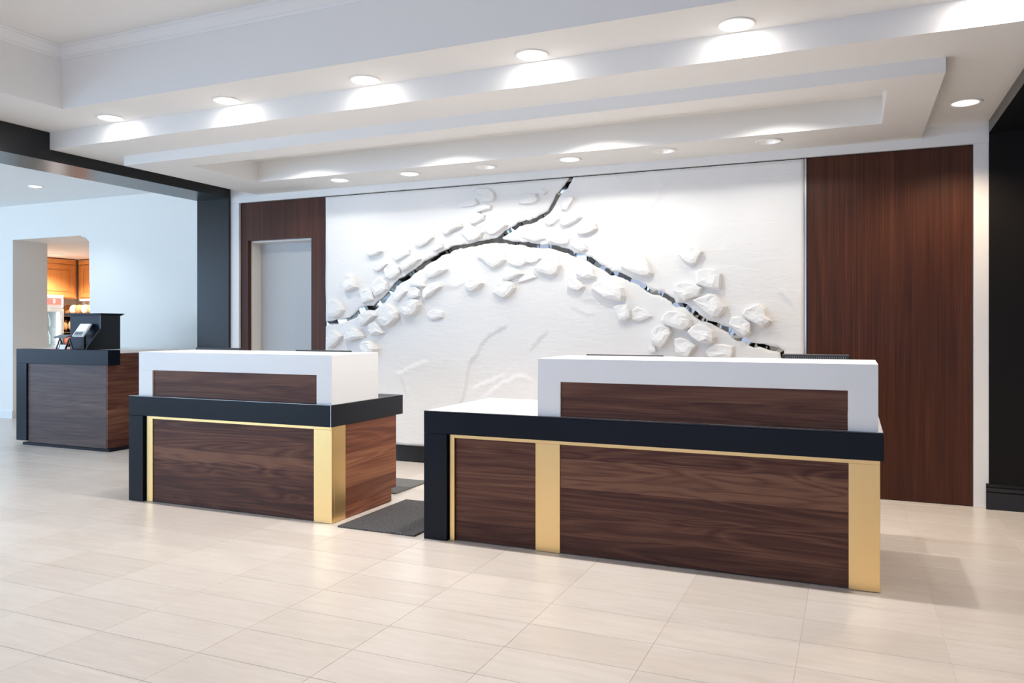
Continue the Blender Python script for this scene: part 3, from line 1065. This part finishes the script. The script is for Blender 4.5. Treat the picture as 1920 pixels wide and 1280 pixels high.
# ------------------------------------------------------------------ reception desks
# left desk
d = thing('reception_desk', 'left reception desk with dark counter, brass corner post and walnut end panel',
          'reception desk', (-3.92, 4.53, 0))
x0, x1, yf, yb, zt, zb = -4.815, -3.036, 4.095, 4.965, 0.757, 0.618
MB().box(x0, x1, yf, yb, zb, zt, .0015).build('counter_slab', M['lam'], d)
mb = MB()
mb.box(x0 + .001, x1 - .001, yf + .0005, yf + .003, zt - .0005, zt + .0012)
mb.box(x1 - .003, x1 - .0005, yf, yb, zt - .0005, zt + .0012)
mb.box(x1 - .0025, x1 + .0006, yf - .0006, yf + .0025, zb, zt)
mb.build('edge_trim', M['edge'], d)
MB().box(x0, -4.675, yf, yf + .55, 0, zb - .001, .0015).build('frame_leg', M['lam'], d)
mb = MB()
mb.box(-4.790, -3.060, 4.145, 4.800, 0.006, zb - .002)
mb.box(-4.675, -4.662, 4.150, 4.160, 0.0, zb - .002)
mb.build('carcass', M['plastic'], d)
MB().box(-4.600, -3.181, 4.122, 4.144, 0.006, zb - .020, .001).build('front_panel', M['wood_left'], d)
mb = MB()
mb.prism([(4.260, 0.004), (4.815, 0.004), (4.815, 0.095), (4.878, 0.095), (4.878, zb - .002), (4.260, zb - .002)], 'x', -3.060, -3.041)
mb.build('side_panel', M['wood_side'], d)
MB().box(-3.180, -3.040, 4.110, 4.1405, 0.002, zb - .020, .001).box(-3.180, -3.040, 4.1405, 4.259, 0.002, zb - .001, .001).build('brass_corner_post', M['brass'], d)
MB().box(-4.660, -4.602, 4.116, 4.146, 0.002, zb - .0015, .001).build('brass_post', M['brass'], d)
MB().box(-4.601, -3.040, 4.108, 4.140, zb - .0195, zb - .001, .0008).build('brass_rail', M['brass'], d)


def privacy_box(d, x0, x1, y0, y1, z0, z1, ix0, ix1, iz1, wood):
    mb = MB()
    mb.box(x0, x1, y0, y1, iz1, z1, .0015)
    mb.box(x0, ix0, y0, y1, z0 + .0005, iz1 + .001, .0015)
    mb.box(ix1, x1, y0, y1, z0 + .0005, iz1 + .001, .0015)
    mb.build('white_surround', M['quartz'], d)
    MB().box(ix0 + .001, ix1 - .001, y0 + .010, y0 + .030, z0 + .0008, iz1 - .001).build('wood_inset', wood, d)
    return d


privacy_box(d, -4.731, -3.040, 4.110, 4.645, zt, 1.077, -4.597, -3.159, 0.946, M['wood_x'])

# right desk
d = thing('reception_desk', 'long right reception desk with three brass posts and white ledge at its left end',
          'reception desk', (-1.10, 4.53, 0))
x0, x1, yf, yb, zt, zb = -2.334, 0.137, 4.053, 4.965, 0.759, 0.627
MB().box(x0, x1, yf, yb, zb, zt - .006, .0015).build('counter_band', M['lam'], d)
MB().box(x0 + .002, x1 - .002, yf + .020, yb - .002, zt - .0055, zt, .001).build('quartz_ledge', M['quartz'], d)
MB().box(x0, x1, yf, yf + .0195, zt - .0055, zt + .0003, .0006).build('edge_trim', plain('dark_edge_trim', (0.05, 0.05, 0.055), 0.25, metal=1.0), d)
MB().box(x0, -2.182, yf, yf + .55, 0, zb - .001, .0015).build('frame_leg', M['lam'], d)
mb = MB()
mb.box(-2.300, 0.100, 4.108, 4.880, 0.006, zb - .002)
mb.build('carcass', M['plastic'], d)
MB().box(-2.140, -1.632, 4.092, 4.107, 0.006, zb - .022, .001).build('front_panel', M['wood_x'], d)
MB().box(-1.484, -0.016, 4.086, 4.107, 0.006, zb - .022, .001).build('front_panel', M['wood_right'], d)
MB().box(0.1005, 0.120, 4.230, 4.878, 0.006, zb - .002, .001).build('side_panel', M['wood_side'], d)
MB().box(-2.172, -2.142, 4.076, 4.107, 0.002, zb - .0015, .001).build('brass_post', M['brass'], d)
MB().box(-1.631, -1.485, 4.080, 4.107, 0.002, zb - .022, .001).build('brass_post', M['brass'], d)
MB().box(-0.015, 0.122, 4.078, 4.228, 0.002, zb - .022, .001).build('brass_corner_post', M['brass'], d)
MB().box(-2.141, 0.122, 4.074, 4.107, zb - .0215, zb - .001, .0008).build('brass_rail', M['brass'], d)
privacy_box(d, -1.617, 0.114, 4.077, 4.594, zt, 1.081, -1.481, -0.018, 0.952, M['wood_x'])

# far left counter in the lobby
d = thing('reception_desk', 'far left walnut counter with dark plinth, in the lobby under the black hutch',
          'reception desk', (-7.5, 6.0, 0))
MB().box(-8.206, -6.825, 5.560, 5.704, 0.867, 1.020, .0015).build('counter_band', M['lam'], d)
MB().box(-8.206, -8.044, 5.560, 5.704, 0.046, 0.866, .0015).build('frame_leg', M['lam'], d)
MB().box(-8.043, -6.868, 5.576, 5.590, 0.030, 0.866, .001).build('front_panel', walnut('walnut_daylight_tint', 'x', 0.95, 0.11, seed=8.8, streak=0.6, tint=(.95, 1.42, 1.8), spec=0.4), d)  # same walnut, with the reflected blue daylight put into its tint
MB().box(-6.867, -6.847, 5.576, 6.450, 0.030, 0.985, .001).build('side_panel', M['wood_x'], d)
MB().box(-8.10, -6.869, 5.706, 6.440, 0.030, 0.984).build('carcass', M['plastic'], d)
MB().box(-8.204, -6.828, 5.7045, 6.470, 0.986, 1.020, .0015).build('counter_top', M['quartz'], d)
MB().box(-8.112, -6.818, 5.566, 6.440, 0.0, 0.029, .0015).build('plinth', M['lam'], d)

# ------------------------------------------------------------------ screens on the desks
def monitor(label, x0, x1, y, z0, ztop, thick, grille=False):
    """a flat screen on a foot; its back faces the viewer"""
    cx = (x0 + x1) / 2
    o = thing('computer_monitor', label, 'monitor', (cx, y + .05, z0), 'computer monitors behind the privacy boxes')
    h = min(0.30, ztop - z0 - .02)
    MB().box(x0, x1, y, y + thick, ztop - h, ztop, .004).build('screen_housing', M['plastic'], o)
    MB().box(x0 + .012, x1 - .012, y + thick, y + thick + .001, ztop - h + .015, ztop - .012).build('display', plain('dark_display', (0.01, 0.012, 0.015), 0.12), o)
    MB().box(cx - .03, cx + .03, y - .02, y - .0005, z0 + .012, ztop - h * .45, .003).build('stand', M['plastic'], o)
    MB().box(cx - .11, cx + .11, y - .07, y + .11, z0, z0 + .012, .004).build('foot', M['plastic'], o)
    if grille:
        mb = MB()
        for k in range(28):
            xx = x0 + .02 + (x1 - x0 - .04) * k / 27
            mb.box(xx - .0018, xx + .0018, y - .002, y - .0002, ztop - .055, ztop - .012)
        g = mb.build('vent_grille', M['plastic_g'], o)
    return o


monitor('dark monitor behind the left privacy box, nearer the lobby opening', -4.872 + .02, -4.395, 4.76, 0.7585, 1.0895, .030)
monitor('dark monitor behind the left privacy box, nearer its right end', -3.854, -3.356, 4.76, 0.7585, 1.0825, .022)
monitor('thin dark monitor behind the right privacy box, at its left half', -1.545, -1.055, 4.73, 0.7595, 1.0835, .022)
monitor('thicker monitor with vent slots behind the right privacy box, by its right end', -0.366, -0.012, 4.71, 0.7595, 1.1025, .045, True)

# ------------------------------------------------------------------ floor mats
tag(MB().box(-2.960, -2.402, 4.060, 4.880, 0.0005, 0.011, .003).build('floor_mat', M['carpet'], loc=(-2.68, 4.47, 0)),
    'dark grey speckled floor mat between the two front desks', 'mat', None)
tag(MB().box(-4.62, -3.14, 5.030, 5.530, 0.0005, 0.012, .003).build('floor_mat', M['mat_smooth'], loc=(-3.88, 5.28, 0)),
    'smooth grey floor mat behind the left desk, corner showing', 'mat', None)


# ------------------------------------------------------------------ downlights
def downlight(label, x, y, z, group, lamp, light, cone, blend, r=RIN, deep=0.075, soft=.03, drop=.004, gain=1.0, dome=False):
    power, col = LIGHTS[light]
    power *= gain
    o = thing('recessed_downlight', label, 'light', (x, y, z), group)
    mb = MB()
    mb.lathe([(r - .004, z - .001), (r - .002, z - .006), (r + .014, z - .006), (r + .021, z - .0015), (r + .020, z - .0005)], x, y, 36)
    mb.build('trim_ring', M['ring'], o, smooth=True)
    mb = MB()
    mb.lathe([(r - .003, z - .002), (r - .006, z + .015), (r - .016, z + .045), (r * .55, z + deep)], x, y, 36)
    mb.build('reflector', M['chrome'], o, smooth=True)
    mb = MB()
    if dome:
        mb.lathe([(.0005, z - .018), (r * .40, z - .015), (r * .75, z - .006), (r - .008, z + .006)], x, y, 24)
    else:
        mb.lathe([(.0005, z + deep - .018), (r * .30, z + deep - .015), (r * .50, z + deep - .006), (r * .56, z + deep + .001)], x, y, 24)
    mb.build('lamp', lamp, o, smooth=True)
    if dome:
        drop = .022
    if power > 0:
        l = bpy.data.lights.new('downlight_beam', 'SPOT')
        l.energy = power
        l.spot_size = R(cone)
        l.spot_blend = blend
        l.shadow_soft_size = soft
        l.color = col
        lo = bpy.data.objects.new('downlight_beam', l)
        lo.location = (0, 0, -drop)
        C.objects.link(lo)
        lo.parent = o
    return o


ordn = ['leftmost', 'second from left', 'third from left', 'fourth from left', 'fifth from left', 'rightmost']
for k, (x, y) in enumerate(wall_lights):
    lit = k in (0, 1, 3)
    downlight('round downlight above the mural, %s of the six in the lower ceiling step' % ordn[k], x, y, Z0,
              'downlights above the mural', M['lens_soft'] if lit else M['lamp'], 'wall', 95, 0.9, dome=lit, gain=(.7, 1.7, .6, .9, .6, .6)[k])
for k, (x, y) in enumerate(strip_lights):
    downlight('bright downlight beside the upper ceiling step, %s of its row' % ordn[k], x, y, Z2,
              'downlights along the upper ceiling step', M['lens'], 'strip', 134, 0.45, dome=True, gain=(.85, .88, .9, .95, 1, 1.05)[k])
downlight('single glowing downlight beside the black opening at the right end of the ceiling', *corner_light, Z1, None,
          M['lens_soft'], 'corner', 130, 0.6, dome=True)
for k, (x, y) in enumerate(cove_lights):
    downlight('downlight hidden in the ceiling trough, %s' % ['leftmost', 'second from left', 'third from left', 'rightmost'][k], x, y, RZ,
              'downlights in the ceiling trough', M['lamp'], 'cove', 150, 0.35, gain=(.82, .88, 1.06, .62)[k])
downlight('small downlight in the pale lobby ceiling', *lobby_light, 2.905, None, M['lamp_cool'], 'lobbydl', 120, 0.6, r=.07, dome=True)
downlight('pantry ceiling downlight above the honey wood cabinets', *pantry_light, OZ + .003, None, M['lamp'], 'pantry', 140, 0.6, r=.09)
# the downlights of the tray over the viewer's side of the room
for k, (x, y) in enumerate(((-4.2, 2.4), (-2.6, 2.4), (-1.0, 2.4), (-4.2, .4), (-2.6, .4), (-1.0, .4))):
    l = bpy.data.lights.new('tray_downlight', 'SPOT')
    l.energy = LIGHTS['tray'][0]
    l.spot_size = R(115)
    l.spot_blend = 0.7
    l.shadow_soft_size = .06
    l.color = LIGHTS['tray'][1]
    lo = bpy.data.objects.new('tray_downlight', l)
    lo.location = (x, y, Z3 - .01)
    C.objects.link(lo)

# ------------------------------------------------------------------ payment station on the far left counter
CT = 1.0205
o = thing('display_hutch', 'black corniced hutch with sloped side cheek on the far left counter', 'hutch', (-7.38, 5.86, CT))
HX0, HX1, HY0, HY1, HZ = -7.62, -7.15, 5.735, 5.968, 1.372
mb = MB()
mb.box(HX0, HX1 - .013, HY0 + .012, HY1, CT, HZ, .001)
mb.build('body', M['lam'], o)
mb = MB()
mb.prism([(5.570, CT), (HY1 + .002, CT), (HY1 + .002, HZ), (HY0, HZ), (HY0, 1.235), (5.585, CT + .035)], 'x', HX1 - .012, HX1 + .006)
mb.build('side_cheek', M['black'], o)
mb = MB()
mb.box(HX0 - .02, HX1 + .02, HY0 - .012, HY1 + .018, HZ + .0005, HZ + .010, .001)
mb.box(HX0 - .032, HX1 + .032, HY0 - .024, HY1 + .030, HZ + .0105, HZ + .024, .002)
mb.build('cornice', M['lam'], o)
# white terminal on the sloped shelf
SL = math.atan2(.175, .135)


def tilted(mb, cx, cy, cz, w_, h_, t_, ang, yaw=0.0):
    """a slab of width w_, height h_, thickness t_ leaning back by ang, centred at (cx,cy,cz)"""
    b = bmesh.new()
    bmesh.ops.create_cube(b, size=1.0)
    for q in b.verts:
        q.co = Vector((q.co.x * w_, q.co.y * t_, q.co.z * h_))
    bmesh.ops.bevel(b, geom=list(b.edges), offset=min(w_, h_, t_) * .18, segments=1, affect='EDGES')
    mt = Matrix.Translation((cx, cy, cz)) @ Matrix.Rotation(yaw, 4, 'Z') @ Matrix.Rotation(-ang, 4, 'X')
    bmesh.ops.transform(b, matrix=mt, verts=list(b.verts))
    mb._take(b)
    return mb


t = thing('payment_terminal', 'white payment terminal with bright screen leaning on the black hutch', 'terminal', (-7.33, 5.63, CT))
LEAN = PI / 2 - SL
TC = Vector((-7.335, 5.668, 1.218))


def on_face(u, v, d):
    """a point on the leaning face: u to the right, v up the slope, d out of it"""
    return (TC.x + u, TC.y + v * math.sin(LEAN) - d * math.cos(LEAN), TC.z + v * math.cos(LEAN) + d * math.sin(LEAN))


tilted(MB(), *TC, .165, .165, .020, LEAN).build('housing', M['plastic_w'], t)
tilted(MB(), *on_face(0, .028, .0125), .135, .090, .004, LEAN).build('screen', plain('bright_screen', (0.75, 0.80, 0.85), 0.08, emit=(0.85, 0.92, 1.0), estr=0.5), t)
mb = MB()
for i in range(4):
    for j in range(3):
        tilted(mb, *on_face(-.045 + i * .030, -.036 - j * .016, .0125), .020, .010, .005, LEAN)
mb.build('keys', M['plastic_g'], t)
mb = MB()
mb.box(-7.355, -7.315, 5.672, 5.700, CT + .010, 1.195, .003)
mb.box(-7.400, -7.270, 5.640, 5.725, CT, CT + .010, .003)
mb.build('foot', M['plastic'], t)
# tablet on an A-frame
t = thing('tablet_stand', 'dark tablet lying on an A-frame stand at the left of the payment terminal', 'tablet', (-7.50, 5.60, CT))
tilted(MB(), -7.52, 5.592, CT + .135, .19, .075, .016, R(72)).build('tablet', M['plastic_g'], t)
for sx in (-7.575, -7.435):
    mb = MB()
    mb.prism([(sx - .006, CT + .118), (sx + .006, CT + .118), (sx + .062, CT), (sx + .048, CT)], 'y', 5.590, 5.603)
    mb.prism([(sx - .006, CT + .118), (sx + .006, CT + .118), (sx - .048, CT), (sx - .062, CT)], 'y', 5.590, 5.603)
    mb.build('a_frame', M['plastic'], t)
mb = MB()
mb.prism([(-7.622, CT), (-7.528, CT), (-7.575, CT + .095)], 'y', 5.605, 5.612)
mb.build('side_plate', M['plastic_g'], t)
t = tag(tilted(MB(), -7.505, 5.574, CT + .026, .085, .050, .003, R(20)).build('receipt_slip', M['paper'], loc=(-7.505, 5.574, CT)),
        'small white paper slip propped under the tablet stand', 'paper')

# ------------------------------------------------------------------ pantry beyond the lobby
def cab_door(mb_, plane, a0, a1, z0, z1, pos, sgn):
    """raised-panel cabinet door: frame, bevel and centre panel, facing along an axis"""
    fr = .075
    def B(u0, u1, v0, v1, d0, d1, c=.003):
        lo, hi = min(pos + sgn * d0, pos + sgn * d1), max(pos + sgn * d0, pos + sgn * d1)
        if plane == 'x':
            mb_.box(lo, hi, u0, u1, v0, v1, c)
        else:
            mb_.box(u0, u1, lo, hi, v0, v1, c)
    B(a0, a1, z0, z0 + fr, 0, .022)
    B(a0, a1, z1 - fr, z1, 0, .022)
    B(a0, a0 + fr, z0 + fr, z1 - fr, 0, .022)
    B(a1 - fr, a1, z0 + fr, z1 - fr, 0, .022)
    B(a0 + fr, a1 - fr, z0 + fr, z1 - fr, 0, .008, .001)
    B(a0 + fr + .03, a1 - fr - .03, z0 + fr + .03, z1 - fr - .03, .008, .018, .004)


CZ0, CZ1 = 1.745, 2.43
t = thing('wall_cabinet', 'honey wood wall cabinet on the left pantry wall above the cooler', 'cabinet', (-12.8, 9.0, CZ0))
MB().box(-12.995, -12.62, 8.30, 9.64, CZ0, CZ1, .002).build('body', M['maple'], t)
for k, (a, b_) in enumerate(((8.31, 8.95), (8.96, 9.60))):
    mb = MB()
    cab_door(mb, 'x', a, b_, CZ0 + .02, CZ1 - .09, -12.619, 1)
    mb.build('cabinet_door', M['maple'], t)
mb = MB()
mb.box(-12.618, -12.58, 8.30, 9.60, CZ1 - .08, CZ1, .006)
mb.build('crown', M['maple'], t)
t = thing('wall_cabinet', 'honey wood wall cabinet on the rear pantry wall, right of the corner', 'cabinet', (-12.2, 9.8, CZ0))
MB().box(-12.60, -11.3, 9.665, 9.945, CZ0, CZ1, .002).build('body', M['maple'], t)
for k, (a, b_) in enumerate(((-12.53, -11.93), (-11.92, -11.31))):
    mb = MB()
    cab_door(mb, 'y', a, b_, CZ0 + .02, CZ1 - .09, 9.664, -1)
    mb.build('cabinet_door', M['maple'], t)
mb = MB()
mb.box(-12.56, -11.3, 9.625, 9.663, CZ1 - .08, CZ1, .006)
mb.build('crown', M['maple'], t)
# drinks cooler
t = thing('drinks_cooler', 'white glass-door drinks cooler with red header sign beyond the opening', 'cooler', (0, 0, 0))
KX0, KX1, KY0, KY1, KZ = -0.32, 0.32, 0.0, 0.58, 1.772
mb = MB()
mb.box(KX0, KX1, KY1 - .03, KY1, .06, KZ)
mb.box(KX0, KX0 + .04, KY0 + .04, KY1 - .03, .06, KZ)
mb.box(KX1 - .04, KX1, KY0 + .04, KY1 - .03, .06, KZ)
mb.box(KX0 + .04, KX1 - .04, KY0 + .04, KY1 - .03, .06, .16)
mb.box(KX0 + .04, KX1 - .04, KY0 + .04, KY1 - .03, 1.54, KZ)
mb.build('housing', M['cooler'], t)
MB().box(KX0 + .02, KX1 - .02, KY0 + .05, KY1, 0, .059).build('base', M['plastic_g'], t)
h = MB().box(KX0, KX1, KY0, KY0 + .039, 1.56, KZ, .012).build('header', plain('lit_header', (0.85, 0.85, 0.86), 0.3, emit=(1, .95, .95), estr=.3), t)
MB().box(KX0 + .04, KX1 - .05, KY0 - .003, KY0 - .0002, 1.615, 1.725, .001).build('sign_face', M['redsign'], h)
MB().box(KX1 - .20, KX1 - .155, KY0 - .006, KY0 - .0032, 1.635, 1.705, .001).build('sign_mark', M['plastic_w'], h)
dr = MB()
dr.box(KX0, KX0 + .05, KY0, KY0 + .038, .17, 1.55, .004)
dr.box(KX1 - .05, KX1, KY0, KY0 + .038, .17, 1.55, .004)
dr.box(KX0 + .05, KX1 - .05, KY0, KY0 + .038, .17, .22, .002)
dr.box(KX0 + .05, KX1 - .05, KY0, KY0 + .038, 1.50, 1.55, .002)
do = dr.build('door', M['cooler'], t)
MB().box(KX0 + .05, KX1 - .05, KY0 + .014, KY0 + .020, .22, 1.50).build('glass_pane', M['pane'], do)
MB().box(KX1 - .035, KX1 - .018, KY0 - .03, KY0 - .0005, .75, 1.15, .004).build('handle', M['plastic_g'], do)
MB().box(KX1 - .075, KX1 - .055, KY0 + .06, KY0 + .08, .25, 1.48).build('light_tube', plain('cooler_tube', (1, 1, 1), .4, emit=(.93, .98, 1), estr=16), t)
for k in range(4):
    MB().box(KX0 + .045, KX1 - .085, KY0 + .07, KY1 - .04, .40 + k * .28, .412 + k * .28).build('shelf', M['plastic_w'], t)
t.rotation_euler = (0, 0, R(90))       # it stands against the left wall, door towards the room
t.location = (-12.0, 8.62, 0)
bott = [plain('water_bottle', (0.62, 0.80, 0.86), .15), plain('juice_bottle', (0.75, 0.82, 0.86), .2), plain('cap_bottle', (0.55, 0.72, 0.80), .2)]
first = {}
places = ['at the left end', 'left of the middle', 'right of the middle', 'at the right end']
shelves = ['bottom', 'lower middle', 'upper middle', 'top']
for k in range(4):
    for i in range(4):
        bx, by, bz = -12.0 - .14, 8.62 + KX0 + .14 + i * .105, .4125 + k * .28
        if not first:
            br = thing('drink_bottle', '', 'bottle', (0, 0, 0), 'bottles in the drinks cooler')
            mb = MB()
            mb.lathe([(.0, 0), (.033, .0), (.036, .01), (.036, .12), (.030, .15), (.014, .178), (.014, .19)], 0, 0, 14)
            body = mb.build('body', bott[0], br, smooth=True)
            mb = MB()
            mb.lathe([(.015, .1905), (.016, .192), (.016, .21), (.0, .212)], 0, 0, 12)
            cap = mb.build('cap', M['plastic_w'], br)
            first['r'] = (br, body, cap)
            r_ = br
        else:
            br, body, cap = first['r']
            r_ = br.copy()
            C.objects.link(r_)
            for ch in (body, cap):
                c_ = ch.copy()
                C.objects.link(c_)
                c_.parent = r_
        r_.location = (bx, by, bz)
        r_['label'] = 'pale bottle %s of the %s shelf of the drinks cooler' % (places[i], shelves[k])
# back counter with bread and packets
t = thing('pantry_counter', 'pantry back counter carrying bread and packets, right of the cooler', 'counter', (-11.9, 9.6, 0))
MB().box(-12.98, -10.9, 9.33, 9.94, 0.10, 0.86, .003).build('base_cabinet', M['maple'], t)
MB().box(-12.99, -10.88, 9.28, 9.945, 0.861, 0.90, .004).build('counter_top', M['plastic_g'], t)
MB().box(-12.96, -10.92, 9.38, 9.90, 0, .0995).build('toe_kick', M['plastic'], t)
t = thing('display_shelf', 'two-tier wooden display rack on the pantry counter', 'shelf', (-11.9, 9.75, .9))
for zz in (1.14, 1.43):
    MB().box(-12.968, -11.0, 9.52, 9.93, zz, zz + .022, .002).build('shelf_board', M['basket'], t)
for xx in (-12.99, -11.0):
    MB().box(xx, xx + .02, 9.52, 9.93, .9005, 1.455, .002).build('end_panel', M['basket'], t)
MB().box(-12.99, -11.0, 9.931, 9.944, .9005, 1.70, .001).build('back_panel', plain('rack_back', (0.80, 0.68, 0.58), .6), t)
rr = random.Random(5)
adj = ['leftmost', 'second from left', 'third from left', 'fourth from left', 'fifth from left', 'sixth from left', 'seventh from left', 'rightmost']
for k in range(8):
    xx = -12.86 + k * .15
    o = MB().blob(xx, 9.66, 1.4525 + .102, .064, .085, .092, seed=k, jit=.06).build('bread_loaf', M['bread'] if k % 2 == 0 else M['wrap'], smooth=True, loc=(xx, 9.66, 1.4525))
    tag(o, '%s loaf on the upper rack tier, %s' % ('golden bread' if k % 2 == 0 else 'pale wrapped', adj[k]), 'bread', 'loaves on the upper rack tier')
for k in range(8):
    xx = -12.88 + k * .14
    mb = MB()
    h_ = .20 + rr.uniform(0, .03)
    mb.blob(xx, 9.63, 1.166 + h_ / 2 + .004, .060, .040, h_ / 2 - .008, seed=20 + k, jit=.07)
    o = mb.build('snack_packet', M['pack2'] if k % 2 else M['bread'], smooth=True, loc=(xx, 9.63, 1.166))
    tag(o, 'brown snack packet on the lower rack tier, %s' % adj[k], 'packet', 'packets on the lower rack tier')
for k in range(8):
    xx = -12.88 + k * .14
    o = MB().blob(xx, 9.45, .9005 + .110, .060, .042, .098, seed=40 + k, jit=.07).build('snack_packet', M['pack'], smooth=True, loc=(xx, 9.45, .9005))
    tag(o, 'red snack packet standing on the pantry counter, %s' % adj[k], 'packet', 'packets on the pantry counter')
t = tag(MB().box(-12.58, -11.4, 9.672, 9.72, CZ0 - .030, CZ0 - .002, .003).build('strip_light', plain('strip_lamp', (1, 1, 1), .4, emit=(1, .88, .74), estr=14), loc=(-11.9, 9.70, CZ0 - .02)),
        'warm strip light under the rear pantry cabinet', 'light')
